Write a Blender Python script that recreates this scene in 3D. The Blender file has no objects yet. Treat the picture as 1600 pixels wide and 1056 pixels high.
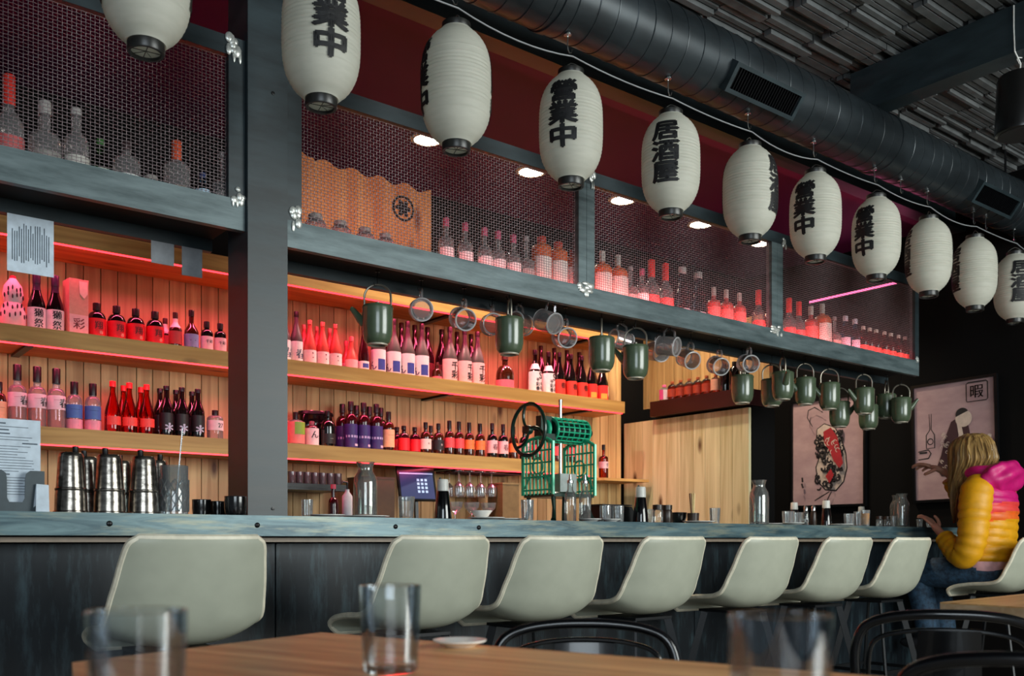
import bpy, bmesh, math, random
from mathutils import Vector, Matrix

# ---------------------------------------------------------------- camera, world, lights, exposure
SC = bpy.context.scene
COL = SC.collection
RND = random.Random(11)
PI = math.pi
EYE, FPX, CX, HY = 1.0, 1500.0, 800.0, 845.0       # eye height (m), focal length / principal point in a 1600 x 1056 frame
YAW = math.atan2(1892.0, 1500.0)                    # heading from the bar's own direction (+X)
FW = (math.cos(YAW), math.sin(YAW))
RT = (math.sin(YAW), -math.cos(YAW))

cam = bpy.data.cameras.new('camera')
cam.sensor_width = 36.0
cam.lens = 36.0 * FPX / 1600.0
cam.shift_y = (HY - 528.0) / 1600.0
cam.clip_start = 0.05
cam.dof.use_dof = True
cam.dof.focus_distance = 4.2
cam.dof.aperture_fstop = 4.5
cam_o = bpy.data.objects.new('camera', cam)
cam_o.location = (0, 0, EYE)
cam_o.rotation_euler = (PI / 2, 0, YAW - PI / 2)
COL.objects.link(cam_o)
SC.camera = cam_o

world = bpy.data.worlds.new('world')
SC.world = world
world.use_nodes = True
world.node_tree.nodes['Background'].inputs[0].default_value = (0.75, 0.88, 1.0, 1)
world.node_tree.nodes['Background'].inputs[1].default_value = 0.16

SC.view_settings.view_transform = 'Standard'
SC.view_settings.look = 'None'
SC.view_settings.gamma = 1.0
SC.view_settings.use_curve_mapping = False
SC.view_settings.exposure = 0.0
SC.cycles.use_denoising = True
SC.cycles.max_bounces = 10
SC.cycles.transparent_max_bounces = 24
SC.cycles.diffuse_bounces = 3
SC.cycles.glossy_bounces = 3
SC.cycles.transmission_bounces = 6
SC.cycles.sample_clamp_indirect = 4.0
SC.cycles.caustics_reflective = False
SC.cycles.caustics_refractive = False

def area_light(name, loc, aim, sx, sy, power, col, spread=180):
    l = bpy.data.lights.new(name, 'AREA')
    l.shape = 'RECTANGLE'
    l.size, l.size_y, l.energy, l.color = sx, sy, power, col
    l.spread = math.radians(spread)
    o = bpy.data.objects.new(name, l)
    o.location = loc
    o.rotation_euler = (Vector(aim) - Vector(loc)).to_track_quat('-Z', 'Y').to_euler()
    COL.objects.link(o)
    return o

# daylight through the shop windows behind the tables (the open side of the room)
area_light('window_daylight', (6.2, -2.6, 2.3), (5.2, 3.4, 1.7), 6.0, 2.6, 560, (0.95, 1.0, 0.96))
area_light('window_daylight_far', (-1.6, -3.0, 2.2), (1.6, 3.4, 1.4), 3.0, 2.4, 150, (0.82, 0.93, 1.0))

# ---------------------------------------------------------------- pixel -> place helpers
def ray(x, y):
    u, v = (x - CX) / FPX, (HY - y) / FPX
    return (FW[0] + u * RT[0], FW[1] + u * RT[1], v)

def atY(x, y, Y):
    d = ray(x, y); t = Y / d[1]
    return Vector((d[0] * t, Y, EYE + d[2] * t))

def atX(x, y, X):
    d = ray(x, y); t = X / d[0]
    return Vector((X, d[1] * t, EYE + d[2] * t))

def xY(x, Y):
    return atY(x, HY, Y).x

def pxm(x, Y):
    """pixels per metre of height for something at picture column x on the plane Y."""
    u = (x - CX) / FPX
    return FPX * (FW[1] + u * RT[1]) / Y

# ---------------------------------------------------------------- object bookkeeping
def thing(name, label, cat, loc=(0, 0, 0), rz=0.0, group=None):
    o = bpy.data.objects.new(name, None)
    o.empty_display_size = 0.05
    COL.objects.link(o)
    o.location = loc
    o.rotation_euler = (0, 0, rz)
    o['label'] = label; o['category'] = cat
    if group: o['group'] = group
    return o

def tag(o, label, cat, group=None, kind=None):
    o['label'] = label; o['category'] = cat
    if group: o['group'] = group
    if kind: o['kind'] = kind
    return o

def struct(o, label=None):
    o['kind'] = 'structure'
    if label: o['label'] = label
    return o

def copy_tree(o, parent=None):
    c = o.copy(); COL.objects.link(c)
    if parent is not None: c.parent = parent
    for ch in list(o.children): copy_tree(ch, c)
    return c

# ---------------------------------------------------------------- glyphs
_G = {}
def glyphs(s, off=0.0, dense=0.0):
    k = (s, off, dense)
    if k in _G: return _G[k]
    c = bpy.data.curves.new('t', 'FONT'); c.body = s; c.offset = off
    c.resolution_u = 3
    o = bpy.data.objects.new('t', c); COL.objects.link(o)
    dg = bpy.context.evaluated_depsgraph_get()
    m = bpy.data.meshes.new_from_object(o.evaluated_get(dg))
    bm = bmesh.new(); bm.from_mesh(m)
    bmesh.ops.remove_doubles(bm, verts=bm.verts, dist=1e-4)
    if dense:
        bmesh.ops.triangulate(bm, faces=bm.faces)
        for _ in range(3):
            es = [e for e in bm.edges if e.calc_length() > dense]
            if not es: break
            bmesh.ops.subdivide_edges(bm, edges=es, cuts=1, use_grid_fill=False)
            bmesh.ops.triangulate(bm, faces=[f for f in bm.faces if len(f.verts) > 3])
    bm.verts.index_update()
    vs = [(v.co.x, v.co.y) for v in bm.verts]
    fs = [[v.index for v in f.verts] for f in bm.faces]
    xs = [v[0] for v in vs] or [0]; ys = [v[1] for v in vs] or [0]
    bm.free()
    bpy.data.objects.remove(o); bpy.data.curves.remove(c); bpy.data.meshes.remove(m)
    _G[k] = (vs, fs, min(xs), max(xs), min(ys), max(ys))
    return _G[k]

for _s in '營業中居酒屋':
    glyphs(_s, 0.0, 0.22)
for _s in '獺祭千彩春翔':
    glyphs(_s, 0.0)

# ---------------------------------------------------------------- mesh builder
class MB:
    def __init__(s):
        s.V, s.F, s.MI, s.S = [], [], [], []
        s.m = 0
    def add(s, vs, fs, smooth=False):
        b = len(s.V)
        s.V.extend([tuple(v) for v in vs])
        for f in fs:
            s.F.append([i + b for i in f]); s.MI.append(s.m); s.S.append(smooth)
        return s
    def box(s, lo, hi):
        x0, y0, z0 = lo; x1, y1, z1 = hi
        s.add([(x0, y0, z0), (x1, y0, z0), (x1, y1, z0), (x0, y1, z0), (x0, y0, z1), (x1, y0, z1), (x1, y1, z1), (x0, y1, z1)],
              [(0, 3, 2, 1), (4, 5, 6, 7), (0, 1, 5, 4), (1, 2, 6, 5), (2, 3, 7, 6), (3, 0, 4, 7)])
        return s
    def bar(s, a, b, w, h, up=(0, 0, 1)):
        """rectangular bar from a to b; w across, h along up."""
        a, b = Vector(a), Vector(b); d = (b - a).normalized(); up = Vector(up)
        sd = d.cross(up)
        if sd.length < 1e-5: sd = d.cross(Vector((1, 0, 0)))
        sd.normalize(); u2 = sd.cross(d).normalized()
        vs = []
        for p in (a, b):
            for i, j in ((-1, -1), (1, -1), (1, 1), (-1, 1)):
                vs.append(p + sd * (w / 2 * i) + u2 * (h / 2 * j))
        s.add(vs, [(0, 1, 2, 3), (7, 6, 5, 4), (0, 4, 5, 1), (1, 5, 6, 2), (2, 6, 7, 3), (3, 7, 4, 0)])
        return s
    def tube(s, pts, r, n=8, closed=False, smooth=True, caps=True):
        P = [Vector(p) for p in pts]; N = len(P)
        rs = r if isinstance(r, (list, tuple)) else [r] * N
        T = []
        for i in range(N):
            a = P[(i - 1) % N] if (closed or i > 0) else P[i]
            b = P[(i + 1) % N] if (closed or i < N - 1) else P[i]
            t = b - a
            T.append(t.normalized() if t.length > 1e-9 else Vector((0, 0, 1)))
        nrm = T[0].orthogonal().normalized()
        vs = []
        for i in range(N):
            nrm = nrm - T[i] * nrm.dot(T[i])
            if nrm.length < 1e-6: nrm = T[i].orthogonal()
            nrm.normalize(); bi = T[i].cross(nrm)
            for k in range(n):
                a = 2 * PI * k / n
                vs.append(P[i] + (nrm * math.cos(a) + bi * math.sin(a)) * rs[i])
        fs = []
        for i in range(N if closed else N - 1):
            j = (i + 1) % N
            for k in range(n):
                k2 = (k + 1) % n
                fs.append((i * n + k, i * n + k2, j * n + k2, j * n + k))
        if caps and not closed:
            fs.append(tuple(range(n - 1, -1, -1))); fs.append(tuple((N - 1) * n + k for k in range(n)))
        s.add(vs, fs, smooth); return s
    def lathe(s, prof, n=20, c=(0, 0, 0), smooth=True, sx=1.0, sy=1.0, rot=0.0, M=None, square=0.0):
        vs, fs = [], []
        rings = []
        for r, z in prof:
            if r < 1e-6:
                rings.append([len(vs)]); vs.append((0, 0, z))
            else:
                ring = []
                for k in range(n):
                    a = 2 * PI * k / n + rot
                    ca, sa = math.cos(a), math.sin(a)
                    q = 1.0
                    if square:
                        q = 1.0 / (abs(ca) ** 6 + abs(sa) ** 6) ** (1 / 6.0); q = 1 + (q - 1) * square
                    ring.append(len(vs)); vs.append((r * ca * q * sx, r * sa * q * sy, z))
                rings.append(ring)
        for a, b in zip(rings[:-1], rings[1:]):
            if len(a) == 1 and len(b) == 1: continue
            for k in range(n):
                k2 = (k + 1) % n
                if len(a) == 1: fs.append((a[0], b[k], b[k2])[::-1])
                elif len(b) == 1: fs.append((a[k], a[k2], b[0]))
                else: fs.append((a[k], a[k2], b[k2], b[k]))
        if M is not None: vs = [M @ Vector(v) for v in vs]
        else: vs = [(v[0] + c[0], v[1] + c[1], v[2] + c[2]) for v in vs]
        s.add(vs, fs, smooth); return s
    def ball(s, c, rx, ry=None, rz=None, n=14, m=8, M=None):
        ry = rx if ry is None else ry; rz = rx if rz is None else rz
        prof = [(math.sin(PI * i / m), -math.cos(PI * i / m)) for i in range(m + 1)]
        prof[0] = (0, -1); prof[-1] = (0, 1)
        MM = Matrix.Translation(Vector(c)) @ (M if M is not None else Matrix.Identity(4)) @ Matrix.Diagonal((rx, ry, rz, 1))
        return s.lathe(prof, n, M=MM)
    def grid(s, fn, nu, nv, smooth=True, flip=False):
        vs = [fn(i / nu, j / nv) for j in range(nv + 1) for i in range(nu + 1)]
        fs = []
        for j in range(nv):
            for i in range(nu):
                a = j * (nu + 1) + i
                f = (a, a + 1, a + nu + 2, a + nu + 1)
                fs.append(f[::-1] if flip else f)
        s.add(vs, fs, smooth); return s
    def poly(s, pts, d):
        """outline of 3-D points extruded by vector d."""
        n = len(pts); d = Vector(d)
        vs = [Vector(p) for p in pts] + [Vector(p) + d for p in pts]
        fs = [tuple(range(n - 1, -1, -1)), tuple(range(n, 2 * n))]
        for i in range(n):
            j = (i + 1) % n
            fs.append((i, j, n + j, n + i))
        s.add(vs, fs); return s
    def text(s, st, fn, size, xs=1.0, off=0.0, dense=0.0, vertical=False, pitch=1.0, bold=0.02):
        """each character centred on its own cell; fn maps flat (u, v) metres to a point."""
        chars = list(st)
        if vertical:
            for i, ch in enumerate(chars):
                vs, fs, x0, x1, y0, y1 = glyphs(ch, off, dense)
                cx, cy = (x0 + x1) / 2, (y0 + y1) / 2
                v0 = ((len(chars) - 1) / 2 - i) * size * pitch
                for dx, dy in (((0, 0),) if not bold else ((0, 0), (bold, 0), (-bold, 0), (0, bold), (0, -bold))):
                    s.add([fn((x - cx + dx) * size * xs, (y - cy + dy) * size + v0) for x, y in vs], fs)
        else:
            vs, fs, x0, x1, y0, y1 = glyphs(st, off, dense)
            cx, cy = (x0 + x1) / 2, (y0 + y1) / 2
            for dx, dy in (((0, 0),) if not bold else ((0, 0), (bold, 0), (-bold, 0))):
                s.add([fn((x - cx + dx) * size * xs, (y - cy + dy) * size) for x, y in vs], fs)
        return s
    def mesh(s, name, mats):
        me = bpy.data.meshes.new(name)
        me.from_pydata(s.V, [], s.F)
        for m in (mats if isinstance(mats, (list, tuple)) else [mats]): me.materials.append(m)
        me.polygons.foreach_set('material_index', s.MI)
        me.polygons.foreach_set('use_smooth', s.S)
        if any(s.S): me.set_sharp_from_angle(angle=math.radians(38))
        me.update()
        return me
    def build(s, name, mats, parent=None, loc=None, rz=None):
        o = bpy.data.objects.new(name, s.mesh(name, mats))
        COL.objects.link(o)
        if parent is not None: o.parent = parent
        if loc is not None: o.location = loc
        if rz is not None: o.rotation_euler = (0, 0, rz)
        return o

def arc(c, r, a0, a1, n, plane='xz'):
    out = []
    for i in range(n + 1):
        a = a0 + (a1 - a0) * i / n
        p, q = r * math.cos(a), r * math.sin(a)
        out.append({'xz': (c[0] + p, c[1], c[2] + q), 'yz': (c[0], c[1] + p, c[2] + q), 'xy': (c[0] + p, c[1] + q, c[2])}[plane])
    return out

# ---------------------------------------------------------------- materials
def H(h):
    h = h.lstrip('#'); out = []
    for i in (0, 2, 4):
        c = int(h[i:i + 2], 16) / 255.0
        out.append(c / 12.92 if c <= 0.04045 else ((c + 0.055) / 1.055) ** 2.4)
    return tuple(out) + (1.0,)

MATS = {}
def new_mat(name):
    m = bpy.data.materials.new(name); m.use_nodes = True
    return m, m.node_tree.nodes, m.node_tree.links, m.node_tree.nodes['Principled BSDF']

def plain(name, col, rough=0.5, metal=0.0, spec=0.5, trans=0.0, coat=0.0, var=0.12, vscale=30.0, emit=None, estr=0.0):
    """principled surface with a slight procedural unevenness in colour."""
    m, N, L, p = new_mat(name)
    c = H(col) if isinstance(col, str) else tuple(col) + ((1.0,) if len(col) == 3 else ())
    p.inputs['Roughness'].default_value = rough
    p.inputs['Metallic'].default_value = metal
    p.inputs['Specular IOR Level'].default_value = spec
    p.inputs['Coat Weight'].default_value = coat
    tc = N.new('ShaderNodeTexCoord'); nz = N.new('ShaderNodeTexNoise'); cr = N.new('ShaderNodeValToRGB')
    nz.inputs['Scale'].default_value = vscale; nz.inputs['Detail'].default_value = 4
    cr.color_ramp.elements[0].position = 0.3; cr.color_ramp.elements[1].position = 0.7
    cr.color_ramp.elements[0].color = tuple(x * (1 - var) for x in c[:3]) + (1,)
    cr.color_ramp.elements[1].color = tuple(min(1, x * (1 + var)) for x in c[:3]) + (1,)
    L.new(tc.outputs['Object'], nz.inputs['Vector']); L.new(nz.outputs['Fac'], cr.inputs['Fac'])
    L.new(cr.outputs['Color'], p.inputs['Base Color'])
    if emit:
        p.inputs['Emission Color'].default_value = H(emit); p.inputs['Emission Strength'].default_value = estr
    return m

def streaky(name, c1, c2, scale, rough=0.4, metal=0.0, bump=0.1, lo=0.35, hi=0.65, c3=None, scale2=None, detail=6, spec=0.5, rvar=0.0, distortion=0.0):
    """two-tone noise stretched by scale; optional second layer of blotches c3."""
    m, N, L, p = new_mat(name)
    tc = N.new('ShaderNodeTexCoord'); mp = N.new('ShaderNodeMapping'); nz = N.new('ShaderNodeTexNoise'); cr = N.new('ShaderNodeValToRGB')
    mp.inputs['Scale'].default_value = scale
    nz.inputs['Scale'].default_value = 1.0; nz.inputs['Detail'].default_value = detail; nz.inputs['Roughness'].default_value = 0.62
    nz.inputs['Distortion'].default_value = distortion
    e = cr.color_ramp.elements
    e[0].position, e[1].position = lo, hi; e[0].color, e[1].color = H(c1), H(c2)
    L.new(tc.outputs['Object'], mp.inputs['Vector']); L.new(mp.outputs['Vector'], nz.inputs['Vector']); L.new(nz.outputs['Fac'], cr.inputs['Fac'])
    out = cr.outputs['Color']
    if c3:
        mp2 = N.new('ShaderNodeMapping'); nz2 = N.new('ShaderNodeTexNoise'); r2 = N.new('ShaderNodeValToRGB'); mx = N.new('ShaderNodeMix')
        mx.data_type = 'RGBA'
        mp2.inputs['Scale'].default_value = scale2; nz2.inputs['Scale'].default_value = 1.0; nz2.inputs['Detail'].default_value = 8
        nz2.inputs['Roughness'].default_value = 0.7
        r2.color_ramp.elements[0].position, r2.color_ramp.elements[1].position = 0.5, 0.68
        L.new(tc.outputs['Object'], mp2.inputs['Vector']); L.new(mp2.outputs['Vector'], nz2.inputs['Vector']); L.new(nz2.outputs['Fac'], r2.inputs['Fac'])
        L.new(r2.outputs['Color'], mx.inputs['Factor']); L.new(out, mx.inputs[6]); mx.inputs[7].default_value = H(c3)
        out = mx.outputs[2]
    L.new(out, p.inputs['Base Color'])
    p.inputs['Roughness'].default_value = rough; p.inputs['Metallic'].default_value = metal; p.inputs['Specular IOR Level'].default_value = spec
    if rvar:
        ma = N.new('ShaderNodeMath'); ma.operation = 'MULTIPLY_ADD'; ma.inputs[1].default_value = rvar; ma.inputs[2].default_value = rough - rvar / 2
        L.new(nz.outputs['Fac'], ma.inputs[0]); L.new(ma.outputs[0], p.inputs['Roughness'])
    if bump:
        b = N.new('ShaderNodeBump'); b.inputs['Strength'].default_value = bump; b.inputs['Distance'].default_value = 0.01
        L.new(nz.outputs['Fac'], b.inputs['Height']); L.new(b.outputs['Normal'], p.inputs['Normal'])
    return m

def wood(name, c1, c2, knot, axis, rough=0.55, island=0.25, grain=1.0, knots=True):
    """grain along axis ('x','y','z'), knots, and a tone of its own for every board (mesh island)."""
    m, N, L, p = new_mat(name)
    tc = N.new('ShaderNodeTexCoord'); geo = N.new('ShaderNodeNewGeometry')
    sc = {'x': (1.2, 22, 22), 'y': (22, 1.2, 22), 'z': (22, 22, 1.2)}[axis]
    off = N.new('ShaderNodeVectorMath'); off.operation = 'MULTIPLY_ADD'
    cmb = N.new('ShaderNodeCombineXYZ')
    for k in range(3): L.new(geo.outputs['Random Per Island'], cmb.inputs[k])
    off.inputs[1].default_value = (7, 7, 7)
    L.new(cmb.outputs[0], off.inputs[0]); L.new(tc.outputs['Object'], off.inputs[2])
    mp = N.new('ShaderNodeMapping'); mp.inputs['Scale'].default_value = tuple(v * grain for v in sc)
    nz = N.new('ShaderNodeTexNoise'); nz.inputs['Scale'].default_value = 1; nz.inputs['Detail'].default_value = 6; nz.inputs['Distortion'].default_value = 0.6
    cr = N.new('ShaderNodeValToRGB'); e = cr.color_ramp.elements
    e[0].position, e[1].position = 0.33, 0.66; e[0].color, e[1].color = H(c1), H(c2)
    L.new(off.outputs[0], mp.inputs['Vector']); L.new(mp.outputs[0], nz.inputs['Vector']); L.new(nz.outputs['Fac'], cr.inputs['Fac'])
    out = cr.outputs['Color']
    if knots:
        mk = N.new('ShaderNodeMapping')
        mk.inputs['Scale'].default_value = {'x': (2.2, 6, 6), 'y': (6, 2.2, 6), 'z': (6, 6, 2.2)}[axis]
        vo = N.new('ShaderNodeTexVoronoi'); vo.inputs['Scale'].default_value = 1
        rk = N.new('ShaderNodeValToRGB'); rk.color_ramp.elements[0].position, rk.color_ramp.elements[1].position = 0.05, 0.17
        rk.color_ramp.elements[0].color, rk.color_ramp.elements[1].color = (1, 1, 1, 1), (0, 0, 0, 1)
        mx = N.new('ShaderNodeMix'); mx.data_type = 'RGBA'; mx.inputs[7].default_value = H(knot)
        L.new(off.outputs[0], mk.inputs['Vector']); L.new(mk.outputs[0], vo.inputs['Vector']); L.new(vo.outputs['Distance'], rk.inputs['Fac'])
        L.new(rk.outputs['Color'], mx.inputs['Factor']); L.new(out, mx.inputs[6]); out = mx.outputs[2]
    hv = N.new('ShaderNodeHueSaturation')
    ma = N.new('ShaderNodeMath'); ma.operation = 'MULTIPLY_ADD'; ma.inputs[1].default_value = island; ma.inputs[2].default_value = 1 - island / 2
    L.new(geo.outputs['Random Per Island'], ma.inputs[0]); L.new(ma.outputs[0], hv.inputs['Value']); L.new(out, hv.inputs['Color'])
    L.new(hv.outputs['Color'], p.inputs['Base Color'])
    p.inputs['Roughness'].default_value = rough
    b = N.new('ShaderNodeBump'); b.inputs['Strength'].default_value = 0.12; b.inputs['Distance'].default_value = 0.004
    L.new(nz.outputs['Fac'], b.inputs['Height']); L.new(b.outputs['Normal'], p.inputs['Normal'])
    return m

def glass(name, col, edge=None, gl=1.0, ior=1.45, rough=0.02, milk=0.0, refl=0.8):
    """thin glass: tinted see-through body, darker rim, sharp reflections."""
    m, N, L, p = new_mat(name); N.remove(p)
    out = N['Material Output']
    tr = N.new('ShaderNodeBsdfTransparent'); gs = N.new('ShaderNodeBsdfGlossy'); gs.inputs['Roughness'].default_value = rough
    gs.inputs['Color'].default_value = (gl, gl, gl, 1)
    lw = N.new('ShaderNodeLayerWeight'); lw.inputs['Blend'].default_value = 0.35
    mx = N.new('ShaderNodeMix'); mx.data_type = 'RGBA'
    mx.inputs[6].default_value = H(col); mx.inputs[7].default_value = H(edge or col)
    L.new(lw.outputs['Facing'], mx.inputs['Factor']); L.new(mx.outputs[2], tr.inputs['Color'])
    fr = N.new('ShaderNodeFresnel'); fr.inputs['IOR'].default_value = ior
    ms = N.new('ShaderNodeMixShader')
    mk = N.new('ShaderNodeMath'); mk.operation = 'MULTIPLY'; mk.inputs[1].default_value = refl
    L.new(fr.outputs[0], mk.inputs[0]); L.new(mk.outputs[0], ms.inputs[0]); L.new(tr.outputs[0], ms.inputs[1]); L.new(gs.outputs[0], ms.inputs[2])
    last = ms.outputs[0]
    if milk:                                        # white diffuse share brightens the glass, standing in for reflections
        df = N.new('ShaderNodeBsdfDiffuse'); df.inputs['Color'].default_value = (.85, .85, .85, 1)
        nz = N.new('ShaderNodeTexNoise'); nz.inputs['Scale'].default_value = 55; nz.inputs['Detail'].default_value = 3
        ma = N.new('ShaderNodeMath'); ma.operation = 'MULTIPLY'; ma.inputs[1].default_value = milk * 2
        m2 = N.new('ShaderNodeMixShader')
        L.new(nz.outputs['Fac'], ma.inputs[0]); L.new(ma.outputs[0], m2.inputs[0]); L.new(last, m2.inputs[1]); L.new(df.outputs[0], m2.inputs[2]); last = m2.outputs[0]
    L.new(last, out.inputs['Surface'])
    return m

def emitter(name, col, s):
    m, N, L, p = new_mat(name)
    p.inputs['Base Color'].default_value = H(col)
    p.inputs['Emission Color'].default_value = H(col); p.inputs['Emission Strength'].default_value = s
    return m

steel_dark = streaky('painted_steel', '#1d262a', '#2c393e', (3, 3, 14), 0.42, 0.0, 0.04, spec=0.5, rvar=0.1)
steel_beam = streaky('brushed_beam_steel', '#445255', '#677679', (4, 9, 26), 0.42, 0.25, 0.04, rvar=0.15)
black_metal = plain('black_metal', '#0c0d10', 0.35, 0.3)
black_matte = plain('black_matte', '#0a0908', 0.8)
bright_steel = plain('bright_steel', '#b9bcbc', 0.22, 1.0)
weld_metal = plain('silver_weld_paint', '#d5d8d3', 0.35, 0.6, vscale=90, var=0.3)
zinc_edge = streaky('zinc_bar_edge', '#334c56', '#688287', (2.2, 20, 20), 0.36, 0.25, 0.05, 0.35, 0.66, '#8c9180', (3.2, 5, 34), distortion=1.4)
zinc_top = streaky('zinc_bar_top', '#43565c', '#718488', (2.0, 5, 10), 0.25, 0.5, 0.02)
front_steel = streaky('patina_steel_panel', '#0b0f14', '#1b252c', (6, 6, 1.4), 0.36, 0.3, 0.05, 0.3, 0.75, '#34454c', (16, 16, 3), rvar=0.2)
pine_wall = wood('pine_boards', '#ad8350', '#d5b17a', '#5d3413', 'z', island=0.34)
pine_panel = wood('pale_pine_panel', '#b5a678', '#dacfa6', '#4c2f14', 'z', island=0.18)
pine_shelf = wood('pine_shelf', '#b07a3a', '#d39f58', '#63370f', 'x', island=0.1)
table_oak = wood('table_oak', '#b37240', '#e8b47a', '#6a3a1a', 'x', rough=0.36, island=0.22, grain=0.8, knots=False)
table_edge = wood('table_edge_wood', '#b0926c', '#cdb290', '#8a5a2c', 'x', rough=0.4, island=0.05, knots=False)
maroon = plain('maroon_paint', '#4a0a3c', 0.6, spec=0.25, var=0.06, vscale=4)
maroon_board = plain('dark_maroon_board', '#2c0808', 0.35, var=0.1, vscale=6)
black_wall = plain('black_wall_paint', '#060505', 0.85, spec=0.15, var=0.15, vscale=3)
led_red = emitter('red_led_strip', '#ff2a34', 6.0)
led_pink = emitter('pink_led_strip', '#ff6fa4', 3.0)
lamp_glow = emitter('downlight_glow', '#ffe9cf', 30.0)
wire_steel = plain('woven_wire', '#776a6d', 0.45, 0.4)
clear_glass = glass('clear_glass', '#f4f8f8', '#b4bec0', ior=1.5)
mug_highlight = glass('mug_highlight_glass', '#f6f0f0', '#d8d0d0', ior=1.8, milk=0.45)  # whiter copy of the mug glass, for painted edge highlights
mug_glass = glass('mug_glass', '#f6f0f0', '#c8c0c0', ior=1.8, milk=0.10)
tumbler_glass = glass('tumbler_glass', '#f8fafc', '#e0e8ec', ior=1.65, refl=0.6)
white_china = plain('white_china', '#e6e4df', 0.18)
paper_white = plain('paper_white', '#c9d6e2', 0.7)
paper_grey = plain('paper_grey', '#8d9094', 0.75)
ink = plain('ink', '#0d0d10', 0.6)
ink_grey = plain('ink_grey', '#4a5866', 0.6)
# ---------------------------------------------------------------- the room
def box_struct(name, lo, hi, mat):
    return struct(MB().box(lo, hi).build(name, mat))

floor_mat = streaky('concrete_floor', '#7c756c', '#989086', (1.5, 1.5, 1.5), 0.45, 0, 0.02)
box_struct('floor', (-4, -4.5, -0.1), (7.2, 5.7, 0.0), floor_mat)
box_struct('wall_back', (-3.0, 5.47, 0), (7.2, 5.6, 3.6), black_wall)
box_struct('wall_right', (7.02, -4.5, 0), (7.15, 5.6, 3.62), black_wall)
box_struct('ceiling', (-4, -4.5, 3.66), (7.2, 5.7, 3.76), black_matte)

# tongue-and-groove pine boards covering the wall behind the shelves
b = MB(); x = -2.0
while x < 5.42:
    w = RND.choice([0.088, 0.092, 0.1])
    x1 = min(x + w, 5.42)
    b.box((x + 0.0025, 5.44, 0.9), (x1 - 0.0025, 5.468, 2.62))
    x = x1
struct(b.build('wall_back_cladding', pine_wall))

# black slat panels under the ceiling: blocks of slats of uneven depth
slat_mat = plain('black_slats', '#5c5f60', 0.62, var=0.25, vscale=12)
b = MB(); TL, TW = 0.36, 0.28
nx0, ny0 = int(2.2 / TL), int(1.0 / TW)
for i in range(7, 21):
    for j in range(2, 14):
        x0, y0 = i * TL - 0.06, j * TW - 0.05
        if x0 + TL > 7.02: continue
        x0 += 0.10 * (j % 3)
        if x0 + TL > 7.02: continue
        ns = RND.choice([6, 7, 8]); yy = y0
        ws = [RND.uniform(0.6, 1.5) for _ in range(ns)]; sw = sum(ws)
        for w in ws:
            w = w / sw * TW
            d = RND.choice([0.012, 0.028, 0.034, 0.04, 0.055])
            b.box((x0 + 0.004, yy + 0.005, 3.66 - d), (x0 + TL - 0.004, yy + w - 0.005, 3.661))
            yy += w
struct(b.build('ceiling_slats', slat_mat))

# ceiling beam across the room
struct(MB().box((4.80, -2.5, 3.37), (4.93, 3.02, 3.60)).build('ceiling_beam', steel_dark))

# soffit above the bar, its maroon header and the steel beam in front
struct(MB().box((-3.0, 3.66, 3.36), (7.02, 5.47, 3.42)).build('ceiling_soffit', maroon))
struct(MB().box((-3.0, 3.58, 3.30), (7.02, 3.66, 3.66)).build('trim_1', maroon))
b = MB()
b.box((-3.0, 3.47, 3.285), (7.02, 3.575, 3.30)); b.box((-3.0, 3.545, 3.30), (7.02, 3.56, 3.47)); b.box((-3.0, 3.47, 3.47), (7.02, 3.575, 3.485))
b.box((-3.0, 3.47, 3.30), (7.02, 3.482, 3.322))
struct(b.build('ceiling_beam_channel', steel_dark))

# ---------------------------------------------------------------- steel column on the bar
CB = 1.094
t = thing('steel_column', 'dark grey square steel column standing on the bar counter', 'column', (1.5465, 3.545, CB))
b = MB(); b.box((-0.0805, -0.095, 0), (0.0805, 0.095, 3.655 - CB)); b.build('shaft', steel_dark, t)
b = MB()
for z in (0.03, 1.62, 2.0):
    b.lathe([(0, -0.0015), (0.007, -0.0015), (0.007, 0.003), (0, 0.004)], 8, M=Matrix.Translation((0.02, -0.095, z)) @ Matrix.Rotation(PI / 2, 4, 'X'))
b.build('bolt', black_metal, t)

# ---------------------------------------------------------------- the bottle cage hung over the bar
def weld(parent, p, w=0.05, h=0.05):
    b = MB(); r = random.Random(hash((round(p[0], 2), round(p[2], 2))) & 255)
    for k in range(7):
        b.ball((p[0] + r.uniform(-w, w) * .5, p[1] - 0.002, p[2] + r.uniform(-h, h) * .5), r.uniform(.3, .55) * w * .6, 0.006, r.uniform(.3, .6) * h * .6, 8, 5)
    for k in range(2):
        x = p[0] + r.uniform(-w, w) * .4
        b.ball((x, p[1] - 0.002, p[2] - h * .6), w * .1, 0.005, h * .35, 6, 5)
    return b.build('weld_patch', weld_metal, parent)

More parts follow.
